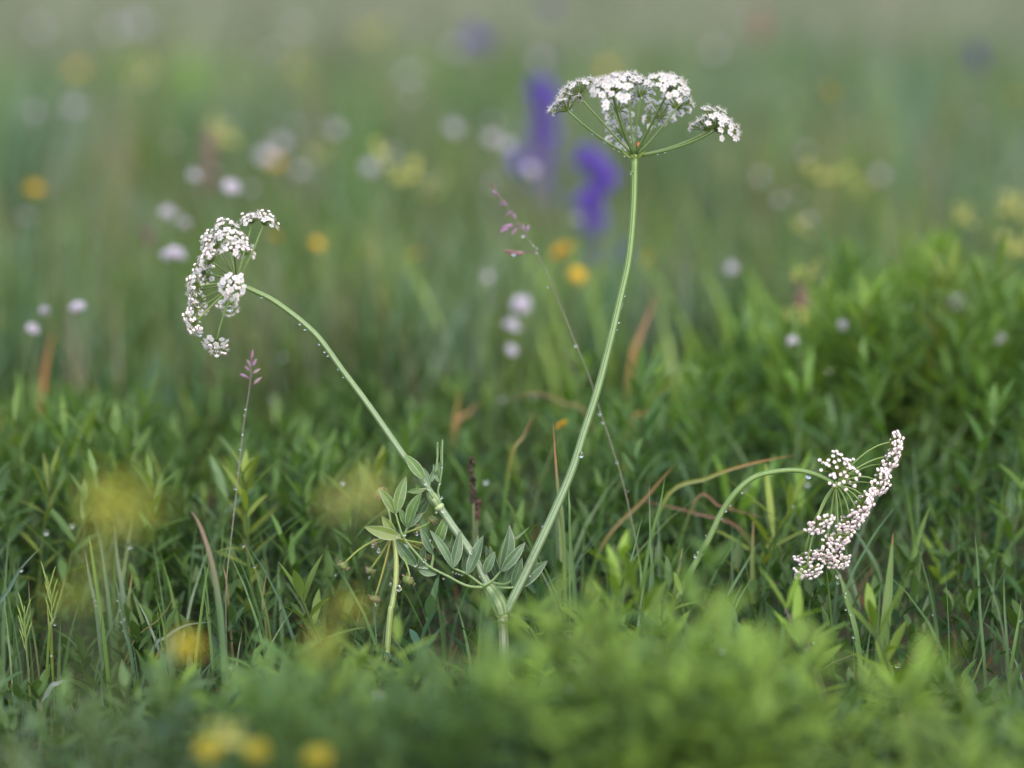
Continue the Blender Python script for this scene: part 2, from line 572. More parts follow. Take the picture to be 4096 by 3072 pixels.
# leafy undergrowth behind the umbels
lv = Leaves(); mb = MB()
cnt = 0
while cnt < 950:
    y = 0.05 + 0.6 * random.random() ** 0.75
    x = random.uniform(-1, 1) * (0.25 * (y + 1.2) + 0.12)
    X = xpix(x, y)
    Y = np.interp(X, MIDX, MIDY) + random.expovariate(1 / (170.0 + 160 * np.clip((X - 2350) / 900, 0, 1))) + random.gauss(0, 85)
    rt = np.clip((X - 2350) / 900, 0, 1)
    if random.random() > .13:
        Y += 45 * U * rt
    if 1080 * U < X < 1350 * U and random.random() < 0.6:
        continue
    h = zat(y, Y) - gz(x, y)
    cap_h = 0.095 + 0.075 * rt
    if rt > .3 and h > 0.07 and y < 0.25:
        continue
    if h < 0.025 or h > cap_h * 1.15:
        if random.random() < 0.75:
            continue
        h = random.uniform(0.03, 0.06)
    tint = mix_tints([G_MID, G_MID, G_DARK, G_BLUE, G_YEL, (0.09, 0.18, 0.03)], 1)[0] * (1 + 0.35 * rt)
    if rt > .2 and random.random() < .35 * rt:
        tint = mix_tints([G_YEL, G_LIME, (0.12, 0.24, 0.04)], 1)[0]
    if random.random() < .07:
        tint = np.array((0.2, 0.26, 0.05)) * random.uniform(.6, 1)
    kk = random.uniform(.7, 1.2)
    sprig(lv, mb, x, y, h, tint, ll=(0.024 + 0.009 * rt) * kk, lw=(0.0036 + 0.0014 * rt) * random.uniform(.75, 1.1) * kk, lean=random.uniform(.05, .45))
    cnt += 1
for k in range(2000):  # small low leaves, coloured darker to paint the shade between plants
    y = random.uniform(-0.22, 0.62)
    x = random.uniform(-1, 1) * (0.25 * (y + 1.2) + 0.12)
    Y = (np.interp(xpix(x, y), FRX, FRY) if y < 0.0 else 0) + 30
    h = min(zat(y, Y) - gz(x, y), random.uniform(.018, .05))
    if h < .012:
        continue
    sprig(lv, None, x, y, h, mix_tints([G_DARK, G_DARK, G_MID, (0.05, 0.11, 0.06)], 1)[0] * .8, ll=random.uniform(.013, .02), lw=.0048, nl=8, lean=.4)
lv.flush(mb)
tag(mb.build("leafy_undergrowth", M_LEAF), "low green undergrowth of narrow leaves behind the umbels", kind='stuff')

# foreground leafy cover
lv = Leaves(); mb = MB()
cnt = 0
while cnt < 500:
    y = -0.05 - 0.31 * random.random() ** 0.9
    x = random.uniform(-1, 1) * (0.25 * (y + 1.2) + 0.14)
    X = xpix(x, y)
    left = np.clip((1050 - X) / 500, 0, 1)
    right = np.clip((X - 2950) / 250, 0, 1) * 0.75
    if random.random() < 0.8 * right:
        continue
    if left > 0 and (random.random() < 0.84 * left or y < -0.30):
        continue
    Y = np.interp(X, FRX, FRY) + 10 + random.expovariate(1 / 330.0)
    h = zat(y, Y) - gz(x, y)
    if h < 0.02 or h > 0.19:
        continue
    tint = mix_tints([G_MID, G_YEL, G_LIME, G_LIME, G_BLUE, G_DARK, G_MID], 1)[0] if Y < 1470 * U else mix_tints([G_MID, G_MID, G_YEL, G_BLUE, G_DARK], 1)[0]
    if math.sin(x * 23 + 1.5 * math.sin(y * 19)) * math.sin(y * 17 + x * 9 + 1) > -.15 and random.random() < .75:
        tint = mix_tints([G_YEL, G_LIME, G_LIME, (0.17, 0.25, 0.045)], 1)[0]
    if left > 0.3:
        tint = mix_tints([G_GREY, G_BLUE, G_MID, G_YEL], 1)[0]
    kk = random.uniform(.6, 1.2)
    sprig(lv, mb, x, y, h, np.array(tint) * (1.0 - .15 * left), ll=0.022 * kk, lw=0.0050 * kk, lean=random.uniform(.1, .7), flat=25)
    cnt += 1
lv.flush(mb)
tag(mb.build("leafy_ground_cover", M_LEAF), "blurred yellow green leafy ground cover across the foreground", kind='stuff')


def low_limit(n, y0, y1, ymin_pix):
    xs, ys, hs_ = [], [], []
    while len(xs) < n:
        y = random.uniform(y0, y1)
        x = random.uniform(-1, 1) * (0.25 * (y + 1.2) + 0.12)
        X = xpix(x, y)
        Y = (np.interp(X, FRX, FRY) if y < -0.03 else np.interp(X, MIDX, MIDY) + 40) + random.expovariate(1 / ymin_pix)
        h = zat(y, Y) - gz(x, y)
        if h < 0.02:
            continue
        xs.append(x); ys.append(y); hs_.append(min(h, random.uniform(0.03, 0.10)))
    return np.array(xs), np.array(ys), np.array(hs_)


mb = MB()
nb = 800
y = rng.uniform(-.34, -.05, nb); x = rng.uniform(-1, 1, nb) * (0.25 * (y + 1.2) + 0.12)
h = np.array([zat(b_, np.interp(xpix(a_, b_), FRX, FRY) - 20 + random.expovariate(1 / 260.)) - gz(a_, b_) for a_, b_ in zip(x, y)])
h = np.clip(h, .02, .15)
a = rng.uniform(0, 6.28, nb)
blades(mb, np.stack([x, y, ground(x, y) - 0.002], 1), np.stack([np.cos(a), np.sin(a)], 1), h, rng.uniform(0.0010, 0.0026, nb), h * rng.uniform(0.1, 0.7, nb),
       mix_tints([G_MID, G_BLUE, G_GREY, G_YEL], nb), mix_tints([G_GREY, G_BLUE, G_YEL, STRAW], nb), 6)
# short grass among the leaves
x, y, h = low_limit(4200, -0.42, 0.6, 160.0)
nb = len(x)
a = rng.uniform(0, 6.28, nb)
blades(mb, np.stack([x, y, ground(x, y) - 0.002], 1), np.stack([np.cos(a), np.sin(a)], 1), h, rng.uniform(0.0009, 0.0028, nb),
       h * rng.uniform(0.05, 0.6, nb), mix_tints([G_MID, G_DARK, G_BLUE, G_GREY, G_YEL], nb), mix_tints([G_MID, G_BLUE, G_GREY, G_YEL], nb), 6)
tag(mb.build("short_grass", M_GRASS), "short green grass growing between the leafy plants", kind='stuff')

mb = MB()
nb = 1500
y = rng.uniform(-0.4, 0.55, nb); x = rng.uniform(-1, 1, nb) * (0.25 * (y + 1.2) + 0.12)
a = rng.uniform(0, 6.28, nb)
h = rng.uniform(0.012, 0.045, nb)
t0 = mix_tints([STRAW, (0.15, 0.12, 0.06), RUST, (0.2, 0.17, 0.12)], nb)
blades(mb, np.stack([x, y, ground(x, y) - 0.002], 1), np.stack([np.cos(a), np.sin(a)], 1), h, rng.uniform(0.0006, 0.0016, nb),
       rng.uniform(0.02, 0.07, nb), t0, t0 * 1.1, 6)
tag(mb.build("dry_grass", M_GRASS), "dry straw coloured dead grass lying between the green blades", kind='stuff')

# ------------------------------------------------------------------ florets and umbellets
PETW, PETL = (0.93, 0.915, 0.945), (0.90, 0.86, 0.85)


def floret_template(openness):
    """unit floret: petals reach about 1 from the axis; z is the face"""
    mb = MB()
    if openness > 0.5:
        for k in range(5):
            a = 2 * math.pi * k / 5 + random.uniform(-0.12, 0.12)
            dp = random.uniform(-0.28, 0.16)
            sc = random.uniform(0.85, 1.12)
            pv = np.array([[.1, 0, 0], [.42, -.38, .08], [.42, .38, .08], [.50, 0, .02], [1.0, -.40, .05], [1.0, .40, .05], [.86, 0, .10], [.78, -.62, .08], [.78, .62, .08], [.60, 0, .22]]) * sc
            pv[:, 2] += dp * pv[:, 0] ** 2
            ca, sa = math.cos(a), math.sin(a)
            v = np.stack([pv[:, 0] * ca - pv[:, 1] * sa, pv[:, 0] * sa + pv[:, 1] * ca, pv[:, 2]], 1)
            f4 = np.array([[1, 7, 3, 3], [2, 3, 8, 8]])[:, :3]
            f = [f4, np.array([[0, 1, 3], [0, 3, 2], [7, 4, 6], [8, 6, 5], [7, 6, 3], [3, 6, 8], [6, 9, 9]])[:6], np.array([[4, 9, 6], [6, 9, 5]])]
            c = np.array(PETW) * random.uniform(0.93, 1.0)
            mb.add(v, f, c, None, 0)
        ellipsoid(mb, np.array([0, 0, 0.06]), [0, 0, 1], 0.16, 0.24, (0.72, 0.60, 0.32), 0, 6, 4)
        for k in range(2):
            a = random.uniform(0, 6.28)
            e = np.array([0.28 * math.cos(a), 0.28 * math.sin(a), 1.0])
            tube(mb, [[0, 0, .1], e * .5 + [0, 0, .05], e * random.uniform(.85, 1.1)], (0.05, 0.035), (0.8, 0.8, 0.78), None, 3, 0, cap=False)
        for k in range(3):
            a = 2 * math.pi * (k + random.random() * .5) / 3
            e = np.array([0.75 * math.cos(a), 0.75 * math.sin(a), 0.75 * random.uniform(.6, 1.1)])
            tube(mb, [[0, 0, .1], e * .6, e], (0.035, 0.03), (0.8, 0.8, 0.78), None, 3, 0, cap=False)
            ellipsoid(mb, e, [0.3, 0.2, 1], 0.1, 0.07, (0.66, 0.56, 0.42), 0, 4, 3)
    else:
        for k in range(5):
            a = 2 * math.pi * k / 5 + random.uniform(-.2, .2)
            c = np.array([0.36 * math.cos(a), 0.36 * math.sin(a), 0.1 + random.uniform(-.08, .08)])
            t = np.array(PETL) * random.uniform(0.85, 1.0) * np.array([1, random.uniform(0.88, 1), 0.97])
            ellipsoid(mb, c, [0.5 * math.cos(a), 0.5 * math.sin(a), 0.9], 0.46, 0.37, t, 2, 6, 4, bump=0.15)
        ellipsoid(mb, np.array([0, 0, 0.35]), [0, 0, 1], 0.16, 0.22, (0.62, 0.56, 0.30), 0, 5, 3)
        for k in range(2):
            a = random.uniform(0, 6.28)
            e = np.array([0.5 * math.cos(a), 0.5 * math.sin(a), 0.95])
            tube(mb, [[0, 0, .2], e], (0.05, 0.04), (0.75, 0.72, 0.7), None, 3, 0, cap=False)
    ellipsoid(mb, np.array([0, 0, -0.26]), [0, 0, 1], 0.34, 0.21, (0.20, 0.27, 0.035), 1, 6, 4)
    return np.concatenate(mb.v), mb.f, mb.fm, np.concatenate(mb.t)


OPEN = [floret_template(1) for _ in range(7)]
BUD = [floret_template(0) for _ in range(5)]


def put_floret(mb, tpl, pos, axis, r, pink=0.0):
    v, f, fm, t = tpl
    ax = nz(axis)
    s = nz(np.cross(ax, nz(np.array([random.uniform(-1, 1) for _ in range(3)]) + 1e-3)))
    w = np.cross(ax, s)
    V = pos + (v[:, :1] * s + v[:, 1:2] * w + v[:, 2:] * ax) * r
    T = t.copy()
    if pink:
        T = T * (1 - pink * np.array([0.02, 0.32, 0.14]))
    n0 = mb.n
    mb.v.append(V); mb.t.append(T); mb.uv.append(np.zeros_like(V))
    for ff, k in zip(f, fm):
        mb.f.append(ff + n0); mb.fm.append(k)
    mb.n += len(V)


def umbellet(hub, axis, L, n, fr, spread=72, kind='open', parent=None, base=None, pink=0.15, flat=0.35, vary=0.1, dull=None, ped=(0.125, 0.195, 0.045), name="umbellet", involucel=True):
    """a small cluster: stalks fanning from hub, each ending in a floret"""
    mb = MB()
    ax = nz(axis)
    s = nz(np.cross(ax, [0.2, 0.3, 0.9])) if abs(ax[2]) < 0.9 else nz(np.cross(ax, [1, 0.2, 0]))
    w = np.cross(ax, s)
    for i in range(n):
        q = math.sqrt((i + 0.5) / n)
        th = R(spread) * q + random.uniform(-.08, .08)
        ph = i * 2.39996 + random.uniform(-.3, .3)
        d = ax * math.cos(th) + (s * math.cos(ph) + w * math.sin(ph)) * math.sin(th)
        ll = L * random.uniform(0.98 - vary, 1.08) * (1 - flat * (1 - q) * 0.9)
        end = hub + d * ll
        fa = nz(d * 0.62 + ax * 0.5 + np.array([random.uniform(-.2, .2) for _ in range(3)]))
        k = kind == 'open' or (kind == 'mixed' and random.random() < 0.35 + 0.4 * q)
        r = fr * random.uniform(0.85, 1.1) * (1 if k else 0.88)
        mid = hub + d * ll * 0.55 + ax * ll * 0.06
        tube(mb, [hub, mid, end - fa * r * 0.5], (fr * 0.13, fr * 0.10, fr * 0.13), ped, (0.13, 0.19, 0.03), 4, 1, cap=False)
        put_floret(mb, random.choice(OPEN if k else BUD), end, fa, r, pink * random.random() * (1 if k else 2.2))
        if dull:
            mb.t[-1] = mb.t[-1] * np.array(random.choice(dull))
    ellipsoid(mb, hub, ax, fr * .4, fr * .33, ped, 1, 6, 4)
    if involucel:
        lv = Leaves()
        for k in range(6):
            a = k * 1.05 + random.random()
            d = (s * math.cos(a) + w * math.sin(a)) + ax * 0.15
            lv.add(hub, d, ax, L * 0.45, fr * 0.28, 0.2, (0.14, 0.2, 0.05))
        lv.flush(mb, 1)
    return mb.build(name, [M_PETAL, M_GREEN, M_BUD], parent, base)


def bez(a, c, b_, m=10):
    t = np.linspace(0, 1, m)[:, None]
    return a * (1 - t) ** 2 + c * 2 * t * (1 - t) + b_ * t * t


# ------------------------------------------------------------------ main umbel plant
BLUEGREEN = (0.155, 0.225, 0.135)
STEMGREEN = (0.09, 0.18, 0.010)
c5 = crop(1400, 1000, 1.58)
cM = crop(1400, 2022, 1.58)
cE = crop(1250, 1750, 2.074)
cA = crop(2100, 250, 2.4578)
cB = crop(650, 780, 2.37)
cC = crop(3050, 1700, 2.369)

base_xyz = P(2014, 2690, 0)
base_xyz[2] = gz(base_xyz[0], base_xyz[1])
plant = empty("umbel_plant", base_xyz)
tag(plant, "pale stemmed plant forked into a tall upright white umbel and a left bent one", "plant")


def part_tube(name, pts, rad, t0, t1, parent, base, n=20, mat=M_STEM, ridge=0.05, ridges=9, m=6, t_pow=1.0):
    mb = MB()
    tube(mb, spline(pts, m), rad, t0, t1, n, 0, ridge, ridges, True, t_pow)
    return mb.build(name, mat, parent, base)


part_tube("lower_stem", [base_xyz - [0, 0, .004], P(2016, 2600), P(2012, 2500), P(2010, 2460)], (0.0025, 0.0026, 0.0026, 0.0027), (0.17, 0.22, 0.15), (0.2, 0.25, 0.15), plant, base_xyz)
mb = MB()
ellipsoid(mb, P(2008, 2462), UP, 0.0018, 0.0031, (0.27, 0.31, 0.09), 0, 16, 8)
mb.build("node", M_STEM, plant, base_xyz)
TALL = [P(2030, 2440, 0.002), P(2039, 2420, 0), P(2122, 2250), P(2216, 2050), P(2286, 1886), P(2336, 1728), P(2387, 1570), P(2431, 1405), P(2482, 1190), P(2516, 1030), P(2534, 830), P(2539, 633)]
part_tube("tall_stem", TALL, (0.0023, 0.0022, 0.0021, 0.0019, 0.00185, 0.0018, 0.00175, 0.0017), BLUEGREEN, STEMGREEN, plant, base_xyz, t_pow=1.2)
LEFT = [P(1998, 2400, 0.002), P(1948, 2330), P(1890, 2220), P(1800, 2090), P(1745, 2005), P(1700, 1938), P(1615, 1823), P(1481, 1630), P(1370, 1481), P(1259, 1333), P(1111, 1213), P(1020, 1165), P(958, 1138)]
part_tube("bent_stem", LEFT, (0.0022, 0.0021, 0.0018, 0.0016, 0.00145, 0.00135, 0.0013), (0.17, 0.235, 0.16), (0.10, 0.18, 0.018), plant, base_xyz, t_pow=1.6)


def sheath(pts, rad, name="leaf_sheath"):
    mb = MB()
    tube(mb, spline(pts, 5), rad, (0.13, 0.20, 0.075), (0.15, 0.22, 0.08), 18, 0, 0.06, 14)
    return mb.build(name, M_STEM, plant, base_xyz)


sheath([P(2008, 2462), P(1997, 2420), P(1973, 2375), P(1950, 2345), P(1934, 2330)], (0.0030, 0.0040, 0.0038, 0.0030, 0.0014))
sheath([P(1757, 2030), P(1741, 2003), P(1727, 1985), P(1713, 1957)], (0.0019, 0.0029, 0.0026, 0.0012))
mb = MB()
ellipsoid(mb, P(1757, 2028), P(1700, 1940) - P(1757, 2028), 0.0018, 0.0027, (0.33, 0.39, 0.2), 0, 14, 7)
mb.build("node", M_STEM, plant, base_xyz)


# ---- umbel of the tall stem
def umbel(hub, items, T, pxs, kind, fr, parent, base, hubdir, ray_t, ray_r, n_mul=1.0, pink=0.12, spread=72):
    u = MB()
    ellipsoid(u, hub, hubdir, 0.0018, 0.0021, (0.17, 0.23, 0.06), 0, 10, 6)
    u = u.build("umbel", M_RAY, parent, base)
    for it in items:
        (x, y), (ax, az, ay), L, n_, dd = it[:5]
        rr = it[6] if len(it) > 6 else 1.0
        ctl = it[5] if len(it) > 5 and it[5] else None
        end = P(*T(x, y), dd)
        axis = RIGHT * ax + UP * az + FWD * ay
        if kind != 'open':
            axis = nz(axis) + np.array([random.uniform(-.36, .36) for _ in range(3)])
        if ctl:
            c = P(*T(*ctl), dd * 0.5)
        else:
            c = (hub + end) / 2 + hubdir * np.linalg.norm(end - hub) * 0.10
        mb = MB()
        tube(mb, bez(hub + (end - hub) * 0.02, c, end), np.array((1.15, 0.95, 0.85)) * ray_r * rr, ray_t[0], ray_t[1], 10, 0)
        mb.build("ray", M_RAY, u, base)
        umbellet(end, axis, L * pxs, max(6, int(n_ * n_mul)), fr, spread, it[7] if len(it) > 7 else kind, u, base, pink, 0.35 if kind == 'open' else 0.08, .1 if kind == 'open' else .32)
    return u


PA = MM / 2.4578
hubA = P(*cA(1075, 925))
itemsA = [
    ((425, 478), (-.42, .82, .22), 185, 19, 0.000, (760, 800), 1.15),
    ((540, 345), (-.42, .9, .08), 215, 22, 0.006, (800, 640), 1.05),
    ((868, 322), (-.28, .62, -.70), 225, 30, -0.024, (930, 640), 1.15),
    ((795, 300), (-.15, .95, .12), 185, 20, 0.008, (930, 640), 0.8),
    ((925, 470), (-.02, .66, .75), 190, 19, 0.028, (1000, 720), 0.95),
    ((1015, 250), (.12, .98, -.05), 195, 22, 0.000, (1035, 560), 0.95),
    ((1140, 328), (.05, .85, .5), 170, 17, 0.020, (1090, 600), 0.85),
    ((1400, 300), (.22, .74, -.6), 225, 30, -0.020, (1240, 620), 1.25),
    ((1325, 550), (-.03, .68, .72), 190, 20, 0.024, (1200, 740), 0.85),
    ((1485, 452), (.32, .8, .42), 185, 19, 0.008, (1270, 760), 0.95),
    ((1800, 682), (-.12, .85, .25), 190, 20, 0.008, (1480, 850), 1.15),
    ((1868, 672), (.62, .62, -.45), 245, 29, -0.010, (1520, 870), 1.15),
    ((960, 712), (0, .55, .82), 195, 22, 0.034, (1030, 830), 0.7),
]
umbA = umbel(hubA, itemsA, cA, PA, 'open', 0.0020, plant, base_xyz, UP, ((0.075, 0.135, 0.018), (0.11, 0.175, 0.035)), 0.00058, n_mul=1.2, pink=0.03)
mb = MB(); lv = Leaves()
for a, b_, w in (((1100, 945), (1200, 862), 44), ((1045, 940), (938, 872), 34), ((1075, 960), (1062, 880), 40), ((1100, 950), (1120, 890), 30)):
    p0, p1 = P(*cA(*a), -0.002), P(*cA(*b_), -0.0035)
    lv.add(p0, p1 - p0, -FWD + UP * .3, np.linalg.norm(p1 - p0), w * .6 * PA, 0.25, (0.15, 0.21, 0.04))
lv.flush(mb)
mb.build("bracts", M_GREEN, umbA, base_xyz)

PB = MM / 2.37 * 1.12
hubB = P(*cB(705, 832), 0.004)
dirB = nz(RIGHT * -.93 + UP * .36)
itemsB = [
    ((852, 270), (-.15, .95, .15), 118, 13, 0.012, (740, 640), 1.0),
    ((955, 285), (.35, .85, -.1), 125, 15, 0.004, (840, 600), 1.1),
    ((590, 345), (-.35, .85, .1), 115, 14, 0.010, (660, 620), 1.0),
    ((672, 425), (.05, .8, -.35), 115, 13, -0.014, (690, 640), 0.9),
    ((682, 540), (.05, .75, -.6), 120, 17, -0.022, (690, 690), 1.0),
    ((775, 570), (.2, .75, .5), 110, 12, 0.034, (740, 690), 0.9),
    ((525, 500), (-.75, .5, -.1), 120, 16, -0.004, (630, 660), 1.0),
    ((470, 450), (-.6, .7, .2), 105, 12, 0.014, (600, 640), 0.8),
    ((475, 640), (-.8, .4, -.2), 125, 17, -0.010, (600, 720), 1.0),
    ((410, 740), (-.85, .3, .1), 115, 15, 0.004, (560, 770), 1.0),
    ((450, 760), (-.7, .2, .6), 100, 12, 0.026, (580, 780), 0.8),
    ((355, 862), (-.92, .2, -.15), 130, 19, -0.008, (520, 835), 1.0),
    ((365, 900), (-.9, -.1, .25), 115, 15, 0.010, (530, 860), 1.0),
    ((375, 985), (-.85, -.2, .1), 110, 14, 0.006, (540, 900), 1.0),
    ((395, 1030), (-.7, -.35, .45), 110, 13, 0.026, (550, 920), 0.9),
    ((335, 1085), (-.85, -.25, -.1), 100, 12, 0.000, (520, 960), 0.9),
    ((335, 1185), (-.75, -.6, -.1), 128, 19, -0.006, (500, 1010), 1.2),
    ((515, 1370), (-.45, -.8, -.1), 128, 18, 0.004, (570, 1120), 1.1),
    ((618, 1010), (-.1, -.6, .75), 120, 13, 0.045, (650, 930), 0.8),
    ((672, 858), (-.02, .08, -1), 118, 19, -0.022, (690, 846), 0.8),
]
umbel(hubB, itemsB, cB, PB, 'mixed', 0.00148, plant, base_xyz, dirB, ((0.12, 0.19, 0.03), (0.14, 0.21, 0.045)), 0.00046, n_mul=1.9, pink=0.07, spread=80)


# ---- compound leaves
def leaflet(a, b_, w, T, dd, parent, tilt=0.0, sw=0.0, bend=0.08, tint=G_BLUE, base=None):
    """one veined leaflet from a to b (crop pixels) at depth dd"""
    p0, p1 = P(*T(*a), dd), P(*T(*b_), dd + random.uniform(-.003, .003))
    d = p1 - p0
    L = np.linalg.norm(d); d = d / L
    nr = nz(-FWD + RIGHT * tilt + UP * (0.12 + random.uniform(-.15, .15)))
    nr = nz(nr - d * (nr @ d))
    s = np.cross(d, nr)
    rows, cols = 15, 7
    V, UVs = [], []
    for i in range(rows):
        v = i / (rows - 1)
        pw = math.sin(math.pi * v ** 0.82) ** 0.85 if 0 < v < 1 else 0.0
        pw = max(pw, 0.05 if v < 0.5 else 0.004)
        c = p0 + d * (L * v) + s * (sw * L * math.sin(math.pi * v)) + nr * (bend * L * math.sin(math.pi * v * 0.9))
        for j in range(cols):
            u = j / (cols - 1) * 2 - 1
            hw = w / 2 * pw
            V.append(c + s * (u * hw) + nr * (abs(u) * hw * 0.28 + 0.03 * hw * math.sin(v * 17 + u * 2)))
            UVs.append((u, v, 0))
    F = [[i * cols + j, i * cols + j + 1, (i + 1) * cols + j + 1, (i + 1) * cols + j] for i in range(rows - 1) for j in range(cols - 1)]
    vv = np.array([x[1] for x in UVs])
    tt = np.array(tint) * random.uniform(0.85, 1.15)
    T_ = lerp(tt, (0.22, 0.10, 0.07), np.clip((vv - 0.965) * 25, 0, 0.8))
    mb = MB()
    mb.add(np.array(V), np.array(F), T_, np.array(UVs))
    o = mb.build("leaflet", M_VEIN, parent, base)
    return o


def leaf_axis(paths, T, parent, base, r=0.0006, tint=(0.15, 0.23, 0.085), dds=None):
    mb = MB()
    for k, pts in enumerate(paths):
        dd = 0 if dds is None else dds[k]
        tube(mb, spline([P(*T(*q_), dd) for q_ in pts], 5), (r * 1.25, r * 0.8), tint, None, 8, 0)
    return mb.build("leaf", M_RAY, parent, base)


LB = (0.066, 0.128, 0.060)      # bluish leaf
LG = (0.075, 0.150, 0.034)      # greener leaf
LY = (0.150, 0.215, 0.045)
LD = (0.050, 0.105, 0.045)
leafE = leaf_axis([[(1430, 1245), (1280, 1230), (1120, 1150), (960, 1065), (850, 950), (755, 830), (715, 720), (690, 630)],
                   [(1425, 1240), (1290, 1140), (1165, 1083)], [(755, 830), (770, 790), (790, 745)], [(985, 1080), (1000, 1000), (1000, 965)],
                   [(960, 1068), (900, 1080), (880, 1085)],
                   [(1415, 1235), (1490, 1190), (1560, 1112)], [(1480, 1205), (1600, 1215), (1670, 1160), (1690, 1040)], [(1520, 1243), (1620, 1248), (1700, 1240)], [(1250, 1115), (1300, 1120), (1350, 1080)]],
                  cE, plant, base_xyz, dds=[-.003, -.002, -.003, -.002, -.002, -.004, .002, 0, 0])
PE = MM / 2.074
for a, b_, w, dd, ti in [
    ((690, 632), (545, 415), 80, -.003, LG), ((695, 628), (775, 318), 95, -.004, LG), ((785, 748), (912, 448), 92, -.005, LG),
    ((786, 742), (718, 578), 58, -.002, LG), ((790, 745), (917, 622), 60, -.006, LB), ((690, 805), (574, 650), 74, -.002, LY),
    ((735, 828), (428, 742), 104, -.005, LY), ((862, 1068), (690, 838), 96, .004, LB), ((1000, 972), (892, 740), 62, -.004, LB),
    ((1002, 925), (1112, 628), 90, .002, LG), ((1055, 972), (1148, 858), 60, .004, LG), ((1165, 1083), (970, 765), 66, -.006, LB),
    ((1163, 1085), (1228, 762), 92, -.006, LB), ((888, 1082), (935, 868), 56, .002, LB), ((880, 1092), (1035, 1135), 74, -.001, LB),
    ((1250, 1112), (1278, 925), 56, .003, LD), ((1285, 1138), (1418, 812), 98, -.005, LB), ((1345, 1085), (1372, 812), 74, .006, LB),
    ((1430, 1130), (1515, 945), 80, -.003, LB), ((1560, 1112), (1628, 722), 110, -.006, LB), ((1566, 1114), (1766, 868), 86, -.007, LB),
    ((1662, 1246), (1738, 990), 84, .002, LB), ((1690, 1250), (1950, 1020), 112, .003, LB), ((1555, 1200), (1470, 892), 70, .006, LD),
    ((1590, 1212), (1690, 1030), 60, .005, LD), ((1440, 1135), (1360, 985), 60, .006, LD), ((1210, 1090), (1160, 800), 50, .007, LD),
    ((1520, 1190), (1440, 890), 60, .010, LD), ((1640, 1235), (1600, 1060), 60, .006, LD)]:
    leaflet(a, b_, w * PE, cE, dd, leafE, tilt=random.uniform(-.5, .5), bend=random.uniform(.0, .12), sw=random.uniform(-.04, .04), tint=ti, base=base_xyz)
leafF = leaf_axis([[(1000, 500), (965, 440), (940, 395), (905, 330)], [(955, 430), (900, 430), (850, 445)], [(1060, 520), (1040, 450), (1055, 380), (1075, 240), (1078, 20)], [(965, 420), (975, 370)], [(1020, 300), (1038, 150), (1036, 40)]],
                  cE, plant, base_xyz, r=0.00045, dds=[-.003, -.003, .004, 0, .004])
for a, b_, w, dd, ti in [
    ((925, 345), (760, 138), 92, -.005, LG), ((967, 372), (908, 245), 48, .003, LB), ((975, 372), (1012, 268), 44, .004, LB),
    ((1052, 372), (1003, 218), 52, .005, LB), ((1062, 330), (1050, 200), 42, .006, LB), ((1072, 250), (1078, 10), 22, .004, LB),
    ((935, 435), (775, 452), 42, -.003, LG), ((908, 432), (852, 392), 42, .001, LG), ((770, 645), (905, 452), 64, .005, LG),
    ((880, 640), (972, 490), 78, .010, LB), ((1034, 180), (1036, 40), 14, .005, LB)]:
    leaflet(a, b_, w * PE, cE, dd, leafF, tilt=random.uniform(-.4, .4), bend=random.uniform(.0, .1), tint=ti, base=base_xyz)

# ------------------------------------------------------------------ nodding umbel plant (right)
c6 = crop(2696, 1000, 1.58)
NOD = [P(2640, 2560, .02), P(2700, 2415, .012), P(2709, 2395, .012), P(2759, 2294, .010), P(2829, 2168, .006), P(2886, 2050, .003), P(2949, 1962), P(3025, 1905), P(3139, 1882), P(3221, 1886), P(3290, 1910), P(3334, 1936)]
b2 = NOD[0].copy(); b2[0] -= .015; b2[2] = gz(b2[0], b2[1])
nod = empty("nodding_umbel_plant", b2)
tag(nod, "arching green stem ending in a drooping sideways umbel of pinkish white buds", "plant")
part_tube("stem", [b2 - [0, 0, .004]] + NOD, (0.0016, 0.0016, 0.0015, 0.0014, 0.00125, 0.00115, 0.0011), (0.125, 0.205, 0.06), (0.10, 0.19, 0.016), nod, b2)
PC = MM / 2.369 * 1.26
hubC = P(*cC(688, 572), 0.002)
dirC = nz(RIGHT * .75 - UP * .6)
itemsC = [
    ((1205, 165), (.75, -.25, -.2), 105, 20, 0.000, (960, 195), 1.0),
    ((1190, 300), (.8, -.3, -.2), 100, 15, 0.004, (980, 310), 1.0),
    ((1110, 375), (.6, -.65, -.1), 95, 13, 0.008, (960, 365), 0.8),
    ((1062, 520), (.9, -.1, -.2), 120, 20, 0.000, (920, 440), 1.0),
    ((1058, 555), (.8, -.5, .1), 105, 13, 0.010, (900, 520), 0.9),
    ((700, 470), (.35, .55, -.75), 165, 21, -0.016, (672, 520), 1.0),
    ((945, 665), (.85, -.35, -.1), 105, 17, 0.000, (850, 580), 1.0),
    ((910, 710), (.8, -.6, -.2), 115, 18, -0.006, (830, 600), 1.0),
    ((880, 785), (.7, -.7, -.1), 118, 20, -0.004, (800, 590), 1.1),
    ((822, 850), (.65, -.75, -.1), 120, 20, -0.002, (780, 640), 1.0),
    ((765, 940), (.6, -.75, -.2), 105, 17, 0.002, (740, 680), 0.9),
    ((715, 1030), (.5, -.8, -.1), 118, 20, -0.004, (715, 760), 1.0),
    ((605, 1150), (.35, -.9, -.1), 115, 20, 0.000, (650, 820), 1.0),
    ((700, 1235), (.25, -.95, -.1), 115, 18, 0.004, (690, 860), 0.9),
    ((520, 890), (.35, -.75, -.4), 115, 17, -0.016, (560, 700), 1.0),
    ((405, 1195), (.2, -.95, 0), 120, 19, 0.004, (470, 860), 1.0),
    ((420, 1330), (.25, -.95, 0), 120, 19, -0.006, (500, 820), 1.0),
    ((690, 1045), (.1, -.9, .5), 90, 10, 0.018, (690, 800), 0.8),
]
